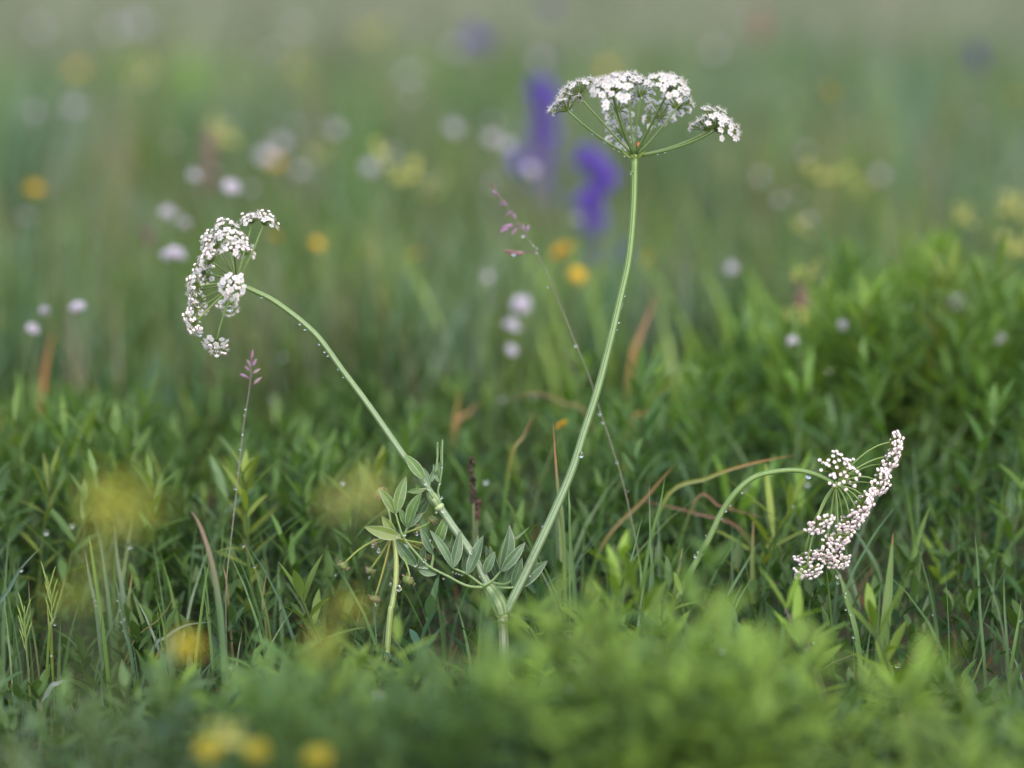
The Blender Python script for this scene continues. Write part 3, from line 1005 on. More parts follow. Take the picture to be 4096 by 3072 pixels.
umbel(hubC, itemsC, cC, PC, 'bud', 0.00148, nod, b2, dirC, ((0.12, 0.19, 0.03), (0.16, 0.23, 0.045)), 0.00042, n_mul=2.3, pink=0.12, spread=84)

# ------------------------------------------------------------------ drooping green bud umbel (centre left)
STB = [P(*cE(640, 1515), .004), P(*cE(662, 1380), .004), P(*cE(690, 1200), .004), P(*cE(694, 1000), .004), P(*cE(680, 860), .004), P(*cE(650, 830), .004)]
b3 = STB[0].copy(); b3[2] = gz(b3[0], b3[1]); b3[0] -= 0.004
budp = empty("budding_umbel_plant", b3)
tag(budp, "short yellowish stem with hanging round green flower buds beside the fork's leaflets", "plant")
part_tube("stem", [b3 - [0, 0, .003]] + STB, (0.0015, 0.0014, 0.00125, 0.0011), (0.26, 0.34, 0.12), (0.33, 0.36, 0.10), budp, b3, ridges=7)
hubD = P(*cE(650, 830), .004)
mb = MB(); ellipsoid(mb, hubD, UP, .0016, .0016, (0.2, 0.26, 0.06), 0, 8, 6)
umbD = mb.build("umbel", M_RAY, budp, b3)
for end, ctl, dirn, L, dd, ti in [
    ((265, 1048), (440, 840), (-.35, -.6), 56, 0, (0.26, 0.27, 0.03)), ((483, 1090), (590, 950), (-.3, -.75), 42, .004, (0.28, 0.26, 0.04)),
    ((520, 1322), (600, 1080), (-.2, -.8), 46, -.002, (0.28, 0.22, 0.03)), ((808, 1165), (790, 1010), (-.35, -.55), 66, -.002, (0.24, 0.3, 0.06)),
    ((992, 700), (860, 770), (.2, .6), 50, .006, (0.22, 0.28, 0.04)), ((575, 470), (668, 640), (-.35, .3), 56, .012, (0.3, 0.34, 0.15)),
    ((530, 880), (600, 850), (-.7, -.2), 44, .014, (0.2, 0.26, 0.05)), ((865, 760), (760, 800), (.3, -.1), 46, .012, (0.2, 0.27, 0.04)),
    ((870, 880), (770, 870), (.2, -.4), 46, .010, (0.25, 0.28, 0.04)), ((690, 1060), (690, 950), (0, -.8), 52, .016, (0.25, 0.25, 0.04)),
    ((700, 1170), (715, 1000), (-.3, -.7), 46, .014, (0.3, 0.24, 0.04)), ((950, 980), (880, 900), (0, -.8), 38, .012, (0.25, 0.25, 0.04)),
    ((1050, 905), (860, 868), (.4, -.2), 34, .008, (0.26, 0.3, 0.04))]:
    e, c = P(*cE(*end), dd + .004), P(*cE(*ctl), dd / 2 + .004)
    mb = MB(); tube(mb, bez(hubD, c, e), (0.00055, 0.00045), ti, (ti[0] * .9, ti[1] * 1.1, ti[2]), 8, 0)
    mb.build("ray", M_RAY, umbD, b3)
    ax = nz(RIGHT * dirn[0] + UP * dirn[1] - FWD * .35)
    o = umbellet(e, ax, L * PE, 30, 0.00072, 88, 'bud', umbD, b3, pink=0.3, flat=0.1, dull=[(.42, .30, .26), (.30, .34, .16), (.36, .26, .24), (.26, .32, .12)], ped=(0.16, 0.23, 0.06), name="flower_bud", involucel=True)
    mb = MB()
    ellipsoid(mb, e + ax * L * PE * .42, ax, L * PE * .55, L * PE * .78, (0.15, 0.22, 0.06), 0, 12, 8, bump=.12)
    mb.build("bud_core", M_GREEN, umbD, b3)

# ------------------------------------------------------------------ named blades
def blade(pts, w, dd, t0, t1, label, cat="grass blade", name="grass_blade", group=None, T=None, root=True, tip_from=0.75, t_mid=None, mat=M_GRASS, fold=0.25, turn=0.0):
    q_ = [P(*(T(*a) if T else (a[0] * U, a[1] * U)), dd) for a in pts]
    f0 = 0.0
    if root:
        g = q_[0].copy()
        dirn = nz(q_[0] - q_[1])
        g[0] += dirn[0] * 0.02
        g[2] = gz(g[0], g[1]) - 0.002
        if g[2] < q_[0][2] - 0.004:
            q_ = [g] + q_
            seg = [np.linalg.norm(q_[i + 1] - q_[i]) for i in range(len(q_) - 1)]
            f0 = 1.0 / len(seg)
    p = spline(q_, 6)
    k = len(p)
    s_ = np.linspace(0, 1, k)
    tg = np.gradient(p, axis=0); tg /= np.linalg.norm(tg, axis=1)[:, None]
    V, UVs = [], []
    for i in range(k):
        nr = nz(-FWD + RIGHT * turn); nr = nz(nr - tg[i] * (nr @ tg[i]))
        sd_ = np.cross(tg[i], nr)
        hw = w / 2 * ((1 - s_[i] ** 3.0) * (0.8 + 0.2 * math.sin(math.pi * s_[i])) + 0.03)
        for u in (-1, -.5, 0, .5, 1):
            V.append(p[i] + sd_ * (u * hw) + nr * (abs(u) * hw * fold)); UVs.append((u, s_[i], 0))
    F = [[i * 5 + j, i * 5 + j + 1, i * 5 + j + 6, i * 5 + j + 5] for i in range(k - 1) for j in range(4)]
    ss = np.array([x[1] for x in UVs])
    T_ = lerp(t0, t1, np.clip((ss - tip_from) / max(.02, (1 - tip_from) * .6), 0, 1))
    if f0 and root == 'green':
        T_ = T_ + (np.array(G_MID) - T_) * np.clip((f0 * 1.1 - ss) / (f0 * .35), 0, 1)[:, None]
    mb = MB(); mb.add(np.array(V), np.array(F), T_, np.array(UVs))
    o = mb.build(name, mat, None, p[0])
    return tag(o, label, cat, group)


cL = crop(0, 2022, 1.58); cR = crop(2696, 2022, 1.58)
pw = MM / 1.58
GB = "grass blades standing among the low leaves"
BL = [
    # crop, points base->tip, width px(crop), dd, base tint, tip tint, label, tip_from
    (cL, [(670, 950), (625, 600), (580, 300), (560, 180)], 26, .000, (0.09, 0.19, 0.025), (0.12, 0.2, 0.03), "bright green upright blade, widest of the sharp ones at lower left", .8),
    (cL, [(830, 940), (790, 780), (750, 560), (725, 445)], 30, -.002, (0.08, 0.14, 0.08), (0.16, 0.22, 0.05), "blue green blade beaded with raindrops, leaning left, beside the bright green one", .85),
    (cL, [(800, 800), (775, 560), (740, 330), (722, 100)], 34, .045, G_GREY, G_GREY, "pale grey green blurred blade rising just behind the beaded blade", .8),
    (cL, [(765, 560), (800, 300), (840, 50)], 26, .07, (0.16, 0.22, 0.09), (0.18, 0.22, 0.1), "soft pale blade leaning right across the yellow blurred flower cluster", .8),
    (cL, [(615, 720), (570, 480), (535, 275)], 24, .010, G_GREY, G_GREY, "grey green blade touching the left edge of the bright green blade", .8),
    (cL, [(1055, 1130), (1020, 880), (993, 650)], 20, -.004, (0.07, 0.15, 0.05), (0.2, 0.24, 0.04), "slim straight blade standing left of the small orange flower on the ground", .88),
    (cL, [(1235, 1010), (1270, 700), (1300, 480), (1325, 352)], 20, .000, (0.09, 0.17, 0.03), (0.12, 0.18, 0.04), "slim green blade leaning right towards the brown bent blade", .85),
    (cL, [(1430, 1330), (1400, 800), (1378, 590), (1330, 330), (1260, 120), (1205, 30)], 42, -.055, (0.075, 0.14, 0.06), (0.20, 0.135, 0.10), "tall bent blade, green below and brown in its upper half", .45),
    (cL, [(1700, 760), (1650, 540), (1600, 360), (1515, 175)], 15, .014, (0.11, 0.16, 0.04), (0.20, 0.12, 0.05), "thin dewy blade with a brown tip curving left beside the purple-tipped stalk", .8),
    (cL, [(960, 930), (1050, 830), (1180, 755), (1350, 735)], 22, .004, (0.12, 0.17, 0.13), (0.16, 0.2, 0.16), "pale bluish blade arching over to the right above the orange ground flower", .8),
    (cL, [(-40, 720), (60, 520), (130, 400), (270, 250)], 28, .022, (0.08, 0.14, 0.11), (0.12, 0.18, 0.10), "bluish blade arching in from the left edge", .8),
    (cL, [(185, 1130), (165, 850), (150, 640)], 14, -.004, (0.11, 0.17, 0.05), (0.14, 0.2, 0.04), "thin pale seedhead-like blade nearest the left edge", .8),
    (cL, [(235, 950), (195, 700), (180, 460)], 18, .006, (0.12, 0.16, 0.06), (0.2, 0.15, 0.1), "thin blade with a purplish tip third from the left edge", .7),
    (cL, [(318, 860), (305, 700), (290, 550)], 13, .002, (0.13, 0.2, 0.03), (0.13, 0.2, 0.03), "short thin lime blade left of the branching grass spike", .8),
    (cL, [(310, 840), (345, 700), (385, 560), (420, 430)], 18, .000, (0.11, 0.17, 0.04), (0.18, 0.16, 0.07), "short blade leaning right with a reddish edge near the left side", .75),
    (cL, [(300, 1190), (370, 1120), (440, 1105)], 34, -.012, (0.2, 0.24, 0.24), (0.22, 0.26, 0.26), "pale bluish blade lying folded over low at lower left", .8),
    (cL, [(820, 900), (1000, 720), (1070, 630), (1095, 545)], 9, .012, (0.15, 0.14, 0.05), (0.2, 0.13, 0.07), "thread thin brownish stalk curving right behind the beaded blade", .7),
    (cL, [(950, 880), (890, 700), (840, 560)], 30, .035, (0.10, 0.17, 0.05), (0.10, 0.17, 0.05), "soft green blade leaning left under the brownish thread stalk", .8),
    (cL, [(815, 640), (825, 520), (835, 410)], 22, .03, (0.15, 0.18, 0.06), (0.3, 0.15, 0.05), "short blade with an orange brown tip right of the pale grey blade", .6),
    (cL, [(1680, 740), (1660, 600), (1690, 405)], 18, .02, (0.16, 0.18, 0.08), (0.24, 0.17, 0.1), "short tan-tipped blade just right of the thin dewy blade", .5),
    (cL, [(780, 500), (1130, 720), (1440, 560), (1410, 370)][2:], 14, .03, (0.16, 0.15, 0.06), (0.24, 0.14, 0.06), "short rusty blade crossing the purple-tipped stalk's foot", .4),
    (cL, [(735, 830), (745, 690), (765, 560)], 26, .04, (0.09, 0.15, 0.06), (0.1, 0.16, 0.07), "dim green blade low between the beaded and bright blades", .8),
    (cR, [(1335, 760), (1360, 480), (1385, 170)], 66, .025, (0.12, 0.2, 0.055), (0.28, 0.12, 0.04), "broad straight blade with a rusty tip right of the nodding umbel", .9),
    (cR, [(1410, 590), (1490, 390), (1560, 150), (1620, 0)], 54, .065, (0.11, 0.19, 0.05), (0.12, 0.2, 0.04), "wide blurred blade leaning right behind the rusty-tipped one", .8),
    (cR, [(870, 960), (790, 820), (740, 720), (693, 640)], 50, -.002, (0.16, 0.19, 0.11), (0.17, 0.05, 0.17), "stout purple pointed shoot leaning left at lower right", .22),
    (cR, [(1160, 860), (1110, 650), (1060, 480), (1020, 395)], 34, .000, (0.11, 0.2, 0.065), (0.17, 0.24, 0.1), "dewy blade whose tip touches the bottom of the nodding umbel", .7),
    (cR, [(1960, 1000), (1935, 700), (1920, 400), (1900, 150)], 24, .02, (0.075, 0.15, 0.06), (0.09, 0.16, 0.06), "long straight dark blade, tallest near the right edge", .8),
    (cR, [(2110, 950), (2090, 650), (2085, 430)], 18, .010, (0.09, 0.16, 0.07), (0.09, 0.16, 0.07), "straight blade second from the right edge, shorter than the dark one", .8),
    (cR, [(2140, 960), (2175, 750), (2195, 600)], 22, .000, (0.09, 0.17, 0.04), (0.12, 0.2, 0.04), "sharp bright blade nearest the right edge leaning right", .8),
    (cR, [(230, 760), (400, 460), (535, 235)], 24, .025, (0.08, 0.16, 0.07), (0.1, 0.17, 0.07), "blade leaning right below the arching stem", .8),
    (cR, [(510, 780), (495, 400), (505, 10)], 40, .06, (0.13, 0.19, 0.04), (0.2, 0.15, 0.06), "upright yellowish blade with a brown tip inside the arch of the nodding stem", .7),
    (cR, [(620, 960), (590, 650), (530, 300)], 32, .05, (0.06, 0.13, 0.06), (0.06, 0.13, 0.06), "dark blue green blade leaning left of the purple shoot", .8),
    (cR, [(-10, 640), (30, 400), (55, 265)], 26, .02, (0.13, 0.18, 0.05), (0.2, 0.19, 0.06), "short yellow green blade at the foot of the arching stem", .7),
    (cR, [(665, 1000), (700, 720), (745, 450)], 34, .035, (0.06, 0.13, 0.055), (0.07, 0.14, 0.06), "dark blade rising straight behind the purple shoot", .8),
    (cR, [(1870, 1150), (1925, 1020), (1970, 895)], 14, -.006, (0.12, 0.18, 0.05), (0.14, 0.2, 0.05), "short thin blade low in the right corner leaning right", .8),
    (cR, [(885, 940), (888, 850), (897, 757)], 15, -.004, (0.09, 0.15, 0.05), (0.11, 0.17, 0.06), "small blade right of the purple shoot holding a raindrop", .8),
    (cR, [(828, 930), (830, 850), (836, 753)], 17, .004, (0.1, 0.16, 0.07), (0.1, 0.16, 0.07), "small blade crossing the middle of the purple shoot", .8),
    (cR, [(1300, 450), (1200, 250), (1100, 100)], 30, .07, (0.07, 0.14, 0.06), (0.07, 0.14, 0.06), "blurred blade slanting left behind the nodding umbel's lower clusters", .8),
    (c5, [(1345, 1760), (1318, 1560), (1300, 1350), (1283, 1080)], 26, .020, (0.13, 0.19, 0.07), (0.30, 0.11, 0.05), "upright blade with a red tip left of the tall stem", .55),
    (c5, [(1388, 1760), (1383, 1560), (1375, 1310)], 15, .008, (0.09, 0.18, 0.06), (0.1, 0.18, 0.06), "thin green blade between the red-tipped blade and the tall stem", .85),
    (cM, [(1735, 520), (1790, 300), (1850, 60)], 17, .006, (0.08, 0.16, 0.06), (0.09, 0.17, 0.06), "thin blade leaning right midway between tall and arching stems", .85),
    (cM, [(1850, 560), (1900, 230), (1960, 0), (1995, -205)], 24, .02, (0.09, 0.17, 0.04), (0.1, 0.18, 0.06), "tallest green blade between the tall and arching stems", .85),
    (cM, [(1915, 500), (1900, 200), (1890, -150)], 22, .016, (0.1, 0.17, 0.07), (0.22, 0.18, 0.19), "blade with a purplish grey tip just left of the tallest mid blade", .8),
    (cM, [(1350, 480), (1335, 250), (1315, 20)], 40, .05, (0.13, 0.2, 0.06), (0.13, 0.2, 0.06), "broad soft blade crossing behind the lower tall stem", .8),
    (cM, [(1425, 600), (1400, 300), (1385, 60)], 30, .035, (0.1, 0.17, 0.07), (0.1, 0.17, 0.07), "soft blade just right of the lower tall stem", .8),
    (cM, [(2040, 640), (2070, 450), (2100, 265)], 30, .03, (0.11, 0.17, 0.05), (0.2, 0.17, 0.05), "blunt yellowish blade left of the arching stem's foot", .7),
    (cM, [(960, 280), (1060, 200), (1135, 135)], 24, .02, (0.14, 0.2, 0.1), (0.18, 0.24, 0.12), "pale blade slanting right behind the biggest leaflet", .8),
]
for T, pts, w, dd, t0, t1, lab, tf in BL:
    blade(pts, w * pw, dd, t0, t1, lab, T=T, tip_from=tf, group=GB, turn=random.uniform(-.5, .5))

W2 = U * MM
DR = [
    ([(90, 905), (98, 800), (118, 700)], 17, .34, RUST, (0.36, 0.13, 0.04), "upright rust orange dead blade near the left edge"),
    ([(1360, 810), (1385, 720), (1425, 625)], 20, .30, (0.30, 0.17, 0.05), (0.30, 0.14, 0.07), "orange brown dead blade right of the tall stem, in the blurred grass"),
    ([(978, 965), (986, 890), (996, 835)], 12, .28, (0.32, 0.20, 0.04), (0.32, 0.2, 0.06), "upright amber dead blade, one arm of a V behind the fork"),
    ([(984, 925), (1008, 895), (1036, 868)], 12, .27, (0.36, 0.19, 0.09), (0.36, 0.2, 0.1), "pale orange dead blade, slanting arm of the V behind the fork"),
    ([(1430, 1090), (1530, 1032), (1620, 1002), (1720, 982)], 12, .07, (0.17, 0.20, 0.04), (0.30, 0.14, 0.05), "long yellow brown dead stalk arching right above the nodding stem"),
    ([(1275, 915), (1220, 870), (1150, 850), (1082, 868)], 9, .22, (0.2, 0.17, 0.06), (0.2, 0.1, 0.07), "brown dead stalk bent over left, left of the tall stem"),
    ([(1610, 1155), (1500, 1108), (1370, 1078)], 9, .10, (0.2, 0.10, 0.06), (0.24, 0.12, 0.08), "reddish dead stalk lying under the arching stem"),
    ([(1360, 920), (1400, 890), (1450, 820)], 9, .22, (0.3, 0.18, 0.05), (0.32, 0.18, 0.06), "amber dead blade slanting right beside the tall stem"),
    ([(1300, 1180), (1390, 1080), (1460, 1000)], 12, .09, (0.18, 0.14, 0.05), (0.26, 0.14, 0.05), "brown dead blade rising right out of the grass past the tall stem"),
    ([(1703, 830), (1704, 810), (1706, 785)], 16, .30, RUST, RUST, "short orange dead blade among the leaves, right half"),
    ([(1100, 1010), (1132, 940), (1156, 888)], 12, .11, (0.16, 0.16, 0.03), (0.14, 0.055, 0.03), "brown-headed stalk with an amber middle left of the red-tipped blade"),
    ([(1500, 1085), (1560, 1095), (1660, 1120)], 8, .09, (0.22, 0.12, 0.07), (0.26, 0.12, 0.08), "short reddish dead stalk ending below the nodding umbel's hub"),
]
for pts, w, dd, t0, t1, lab in DR:
    t0, t1 = np.array(t0) * .85, np.array(t1) * .85
    blade(pts, w * .72 * W2 * (1 + dd / D), dd, t0, t1, lab, cat="dead blade", name="dead_grass_blade", group="dead orange and brown blades", tip_from=.5, root='green')


# dark brown spikes
def dark_spike(pts, r, dd, col, label):
    p = spline([P(x * U, y * U, dd) for x, y in pts], 5)
    g = p[0].copy(); g[2] = gz(g[0], g[1])
    e = empty("brown_flower_spike", g)
    tag(e, label, "flower spike", "brown spikes in the grass")
    mb = MB(); tube(mb, [g, p[0]], (0.0009, 0.0008), (0.08, 0.11, 0.04), None, 6, 0); mb.build("stalk", M_GREEN, e, g)
    mb = MB()
    n_ = 40
    for i in range(n_):
        q_ = p[min(len(p) - 1, int(i / n_ * len(p)))] + np.array([random.uniform(-1, 1) for _ in range(3)]) * r * .7
        ellipsoid(mb, q_, UP + RIGHT * random.uniform(-.6, .6), r * .9, r * .45, np.array(col) * random.uniform(.6, 1.4), 0, 5, 4)
    mb.build("spike_head", M_GREEN, e, g)


dark_spike([(1023, 1085), (1021, 1040), (1020, 992)], .0017, .065, (0.035, 0.018, 0.014), "dark brown spike standing upright right of the fork's upper leaf")
dark_spike([(1030, 1120), (1028, 1105), (1032, 1085)], .0019, .075, (0.07, 0.03, 0.025), "smaller reddish brown spike low beside the dark spike")
dark_spike([(446, 400), (450, 340), (452, 285)], .005, .75, (0.17, 0.115, 0.10), "tall blurred brown spike above the left umbel")
dark_spike([(1728, 665), (1730, 640), (1728, 615)], .0045, .45, (0.17, 0.10, 0.09), "blurred dull red spike left of the tall leafy plant")
dark_spike([(1640, 75), (1645, 55), (1642, 35)], .006, 1.6, (0.24, 0.12, 0.09), "far blurred reddish spike near the top edge, right half")
dark_spike([(318, 520), (320, 508), (318, 495)], .0028, .5, (0.13, 0.08, 0.075), "small dark red blurred head left of the left umbel")


# ------------------------------------------------------------------ grass stalks with purple spikelets
def stalk(pts, spk, dd0, dd1, label, r=(0.00034, 0.00022)):
    k = len(pts)
    q_ = [P(x * U, y * U, dd0 + (dd1 - dd0) * i / (k - 1)) for i, (x, y) in enumerate(pts)]
    g = q_[0].copy(); g[2] = gz(g[0], g[1])
    e = empty("seeding_grass_stalk", g)
    tag(e, label, "grass stalk", "grass stalks with purple spikelets")
    mb = MB(); tube(mb, spline([g] + q_, 6), r, (0.15, 0.16, 0.10), (0.17, 0.13, 0.14), 6, 0)
    mb.build("stalk", M_GREEN, e, g)
    for (x, y), (dx, dy), L, col in spk:
        mb = MB()
        dd = dd1
        c0, c1 = P(x * U, y * U, dd), P((x + dx) * U, (y + dy) * U, dd)
        if L:
            st = P((x + L[0]) * U, (y + L[1]) * U, dd)
            tube(mb, [st, (st + c0) / 2 + UP * .0004, c0], 0.0002, (0.17, 0.1, 0.13), None, 4, 0)
        d = c1 - c0
        w = np.linalg.norm(d)
        for s_, o_ in ((0.0, 0.12), (0.12, -.14), (-.1, .0)):
            ellipsoid(mb, (c0 + c1) / 2 + d * s_ + RIGHT * o_ * w * .4, d + UP * o_ * w, w * .55, w * .17, np.array(col) * random.uniform(.8, 1.2), 0, 6, 6, .5)
        mb.build("spikelet", M_GREEN, e, g)


LIL, BRO = (0.30, 0.17, 0.30), (0.20, 0.085, 0.06)
stalk([(1385, 1245), (1350, 1060), (1320, 960), (1297, 890), (1270, 805), (1245, 745), (1215, 670), (1190, 610), (1160, 545), (1130, 500), (1100, 455), (1062, 400)],
      [((1066, 406), (-6, -9), None, BRO), ((1078, 423), (-12, -10), (6, 8), LIL), ((1091, 434), (-10, 4), (3, 3), LIL), ((1094, 441), (-13, 1), (4, 4), LIL), ((1105, 457), (-11, 9), (4, 0), LIL),
       ((1110, 461), (4, 10), None, LIL), ((1105, 486), (-20, 6), (30, 6), LIL), ((1096, 494), (-14, 6), (30, 0), LIL), ((1115, 494), (-8, 12), (12, -8), LIL), ((1128, 497), (4, -12), None, LIL), ((1137, 500), (6, -13), None, LIL),
       ((1133, 504), (-5, 5), None, (0.1, 0.07, 0.09)), ((1128, 546), (-24, 3), (32, 0), (0.26, 0.12, 0.16)), ((1112, 545), (-20, -3), (46, 2), (0.24, 0.11, 0.12))],
      .045, .075, "long leaning grass stalk with lilac spikelets left of the tall umbel")
stalk([(488, 1290), (500, 1160), (512, 1050), (525, 930), (540, 830), (543, 770)],
      [((543, 775), (3, -18), None, (0.24, 0.13, 0.19)), ((540, 792), (-5, -14), None, (0.28, 0.18, 0.24)), ((546, 790), (8, -14), None, LIL), ((535, 816), (-14, -8), (5, 4), LIL), ((548, 806), (14, -9), (-6, 12), (0.3, 0.22, 0.24)), ((550, 828), (14, -12), (-10, 10), (0.28, 0.2, 0.24)), ((538, 800), (-8, -8), None, LIL)],
      .015, .045, "upright grass stalk with a purple tip below the left umbel")
cg = crop(0, 2300, 3.16)
for pts, lab in [([(365, 1300), (330, 900), (305, 650), (312, 390)], "green branching grass spike near the left edge"), ([(655, 800), (655, 500), (640, 220), (590, 10)], "taller green branching grass spike in front of the lower yellow blur")]:
    q_ = [P(*cg(*a), .002) for a in pts]
    g = q_[0].copy(); g[2] = gz(g[0], g[1])
    e = empty("green_grass_spike", g)
    tag(e, lab, "grass spike", "green grass spikes")
    mb = MB(); p = spline([g] + q_, 6); tube(mb, p, (.0005, .0003), (0.12, 0.18, 0.04), None, 6, 0); mb.build("stalk", M_GREEN, e, g)
    for i in range(7):
        c = p[int(len(p) * (0.5 + 0.07 * i))]
        mb = MB()
        sgn = 1 if i % 2 else -1
        for k in range(3):
            ellipsoid(mb, c + UP * .003 * k + RIGHT * sgn * .0008 * (1 + k), UP + RIGHT * sgn * .35, .0032, .0005, np.array((0.14, 0.21, 0.05)) * random.uniform(.8, 1.2), 0, 5, 5, .6)
        mb.build("spikelet", M_GREEN, e, g)


# ------------------------------------------------------------------ distinct leafy plants
def leafy_plant(X, Y, y, tint, label, ll=0.025, lw=0.0050, lean=0.25, group="leafy plants in the undergrowth"):
    tip = Pw(X * U, Y * U, y)
    x = tip[0]
    h = max(0.03, tip[2] - gz(x, y))
    b_ = np.array([x, y, gz(x, y)])
    e = empty("leafy_plant", b_)
    tag(e, label, "leafy plant", group)
    ms, ml, lv = MB(), MB(), Leaves()
    sprig(lv, ms, x, y, h * 0.93, tint, ll, lw, lean=lean)
    ms.build("stem", M_GREEN, e, b_)
    lv.flush(ml)
    ml.build("foliage", M_LEAF, e, b_)


LP = [
    (1955, 505, .46, G_LIME, "tallest leafy plant, bright lime tip, at upper right"),
    (1890, 560, .42, (0.11, 0.19, 0.03), "leafy plant just left of the tallest lime-tipped one"),
    (2010, 610, .34, (0.08, 0.16, 0.03), "dark leafy plant right of the tallest lime-tipped one"),
    (2150, 640, .30, (0.10, 0.18, 0.03), "leafy plant at the right edge level with the white drop glints"),
    (2195, 720, .22, G_MID, "dark broad-leaved plant cut by the right edge"),
    (1840, 680, .26, (0.07, 0.15, 0.03), "leafy plant with upright dark leaves below the lime-tipped pair"),
    (1740, 700, .24, (0.08, 0.16, 0.03), "leafy plant spreading its leaves right of the dull red spike"),
    (1620, 780, .22, (0.06, 0.14, 0.03), "leafy plant at the left end of the dark green thicket"),
    (1500, 840, .20, (0.07, 0.15, 0.035), "low leafy plant between the tall stem and the thicket"),
    (1960, 790, .18, (0.07, 0.15, 0.03), "leafy plant in the middle of the thicket above the nodding umbel"),
    (2070, 860, .13, G_MID, "leafy plant with large leaves right of the nodding umbel's top"),
    (2170, 1010, .07, (0.11, 0.2, 0.04), "sharp whorl of long leaves at the right edge below the thicket"),
    (1200, 790, .30, (0.10, 0.2, 0.03), "light green leafy plant behind the tall stem's middle"),
    (225, 900, .16, G_YEL, "yellow green leafy plant at left below the orange blade"),
    (330, 905, .14, (0.12, 0.21, 0.06), "pale leafy tuft left of the purple-tipped stalk"),
    (440, 980, .09, (0.15, 0.24, 0.12), "pale grey green rosette just left of the purple-tipped stalk"),
    (35, 960, .10, (0.09, 0.17, 0.07), "blue green leafy plant at the left edge"),
    (110, 1030, .06, (0.10, 0.18, 0.06), "leafy rosette with wet leaves low at the left edge"),
    (690, 1005, .12, (0.10, 0.18, 0.05), "leafy plant right of the purple-tipped stalk"),
    (1800, 1290, -.11, G_LIME, "lime leafy shoot below the nodding umbel's lowest clusters"),
    (2020, 1205, .10, G_LIME, "lime leafy shoot right of the rusty-tipped blade"),
    (1965, 1330, -.09, (0.15, 0.24, 0.035), "lime leafy tuft low right of the dewy blade"),
    (1320, 1200, -.14, G_LIME, "blurred lime shoot in front of the tall stem's foot"),
    (1480, 1250, -.12, (0.12, 0.2, 0.035), "blurred green shoot in front of the arching stem's foot"),
    (715, 1270, -.015, (0.13, 0.2, 0.05), "sharp young shoot with spread leaves below the hanging buds"),
    (880, 1330, -.03, G_BLUE, "blue green shoot between the hanging buds and the fork"),
    (1170, 1260, .01, G_BLUE, "blue green shoot right behind the fork"),
]
for a in LP:
    leafy_plant(*a)
for X, Y, y in [(1860, 590, .40), (1910, 530, .45), (1985, 545, .42), (2040, 590, .38), (1925, 600, .36), (2090, 640, .36), (1800, 660, .34), (1880, 640, .33), (1975, 650, .30), (2120, 690, .30), (2185, 690, .27), (1760, 720, .30), (2060, 700, .27), (1690, 740, .30), (1830, 745, .27)]:
    leafy_plant(X, Y, y, random.choice([G_LIME, (0.13, 0.24, 0.04), (0.10, 0.20, 0.04)]), "light green feathery shoot rising out of the thicket at right", ll=.024, lw=.0046, group="light shoots above the right thicket")


# ------------------------------------------------------------------ meadow flowers
def head_mesh(kind, seed):
    random.seed(seed)
    mb = MB()
    lv = Leaves()
    if kind == 'daisy':
        for ring, (n_, r, z) in enumerate(((17, 1.0, .05), (13, .75, .16), (9, .5, .24))):
            for k in range(n_):
                a = 6.283 * k / n_ + ring * .2
                d = np.array([math.cos(a), math.sin(a), .25 + .25 * ring])
                lv.add(np.array([0, 0, z]), d, np.array([0, 0, 1.0]), r, .26, -.15, np.array((0.74, 0.50, 0.05)) * random.uniform(.85, 1.1))
        lv.flush(mb, 0)
        ellipsoid(mb, np.array([0, 0, -.12]), [0, 0, 1], .3, .38, (0.1, 0.16, 0.04), 1, 8, 5)
    else:
        col = {'white': (0.80, 0.76, 0.86), 'cream': (0.72, 0.71, 0.24), 'lime': (0.70, 0.70, 0.13), 'yellow': (0.72, 0.64, 0.10)}[kind]
        if kind in ('lime', 'cream'):
            for k in range(11):
                q_ = np.array([random.gauss(0, .75), random.gauss(0, .75), random.gauss(0, .5)])
                for j in range(8):
                    pd = nz(np.array([random.gauss(0, 1), random.gauss(0, 1), random.gauss(0, .7) + .3]))
                    lv.add(q_, pd, nz(np.cross(pd, [.3, .5, .8])), .42, .26, .1, np.array(col) * random.uniform(.8, 1.06))
                tube(mb, bez(np.array([0, 0, -1.1]), q_ * .4 - [0, 0, .3], q_, 5), (.05, .04), (0.1, 0.16, 0.04), None, 4, 1)
            lv.flush(mb, 0)
            return mb.build("flower_head", [M_PETAL, M_GREEN])
        for k in range(46):
            u, a = random.uniform(-.35, 1), random.uniform(0, 6.283)
            s_ = math.sqrt(max(0, 1 - u * u))
            d = np.array([s_ * math.cos(a), s_ * math.sin(a), u])
            for j in range(4):
                pd = nz(d * .4 + np.array([random.uniform(-1, 1) for _ in range(3)]))
                lv.add(d * .55, pd, d, .5, .30, .1, np.array(col) * random.uniform(.8, 1.06))
        lv.flush(mb, 0)
        ellipsoid(mb, np.array([0, 0, -.1]), [0, 0, 1], .5, .42, np.array(col) * .7, 0, 8, 6)
        ellipsoid(mb, np.array([0, 0, -.55]), [0, 0, 1], .3, .25, (0.1, 0.16, 0.04), 1, 6, 5)
    o = mb.build("flower_head", [M_PETAL, M_GREEN])
    return o


HEADS = {}
used = set()


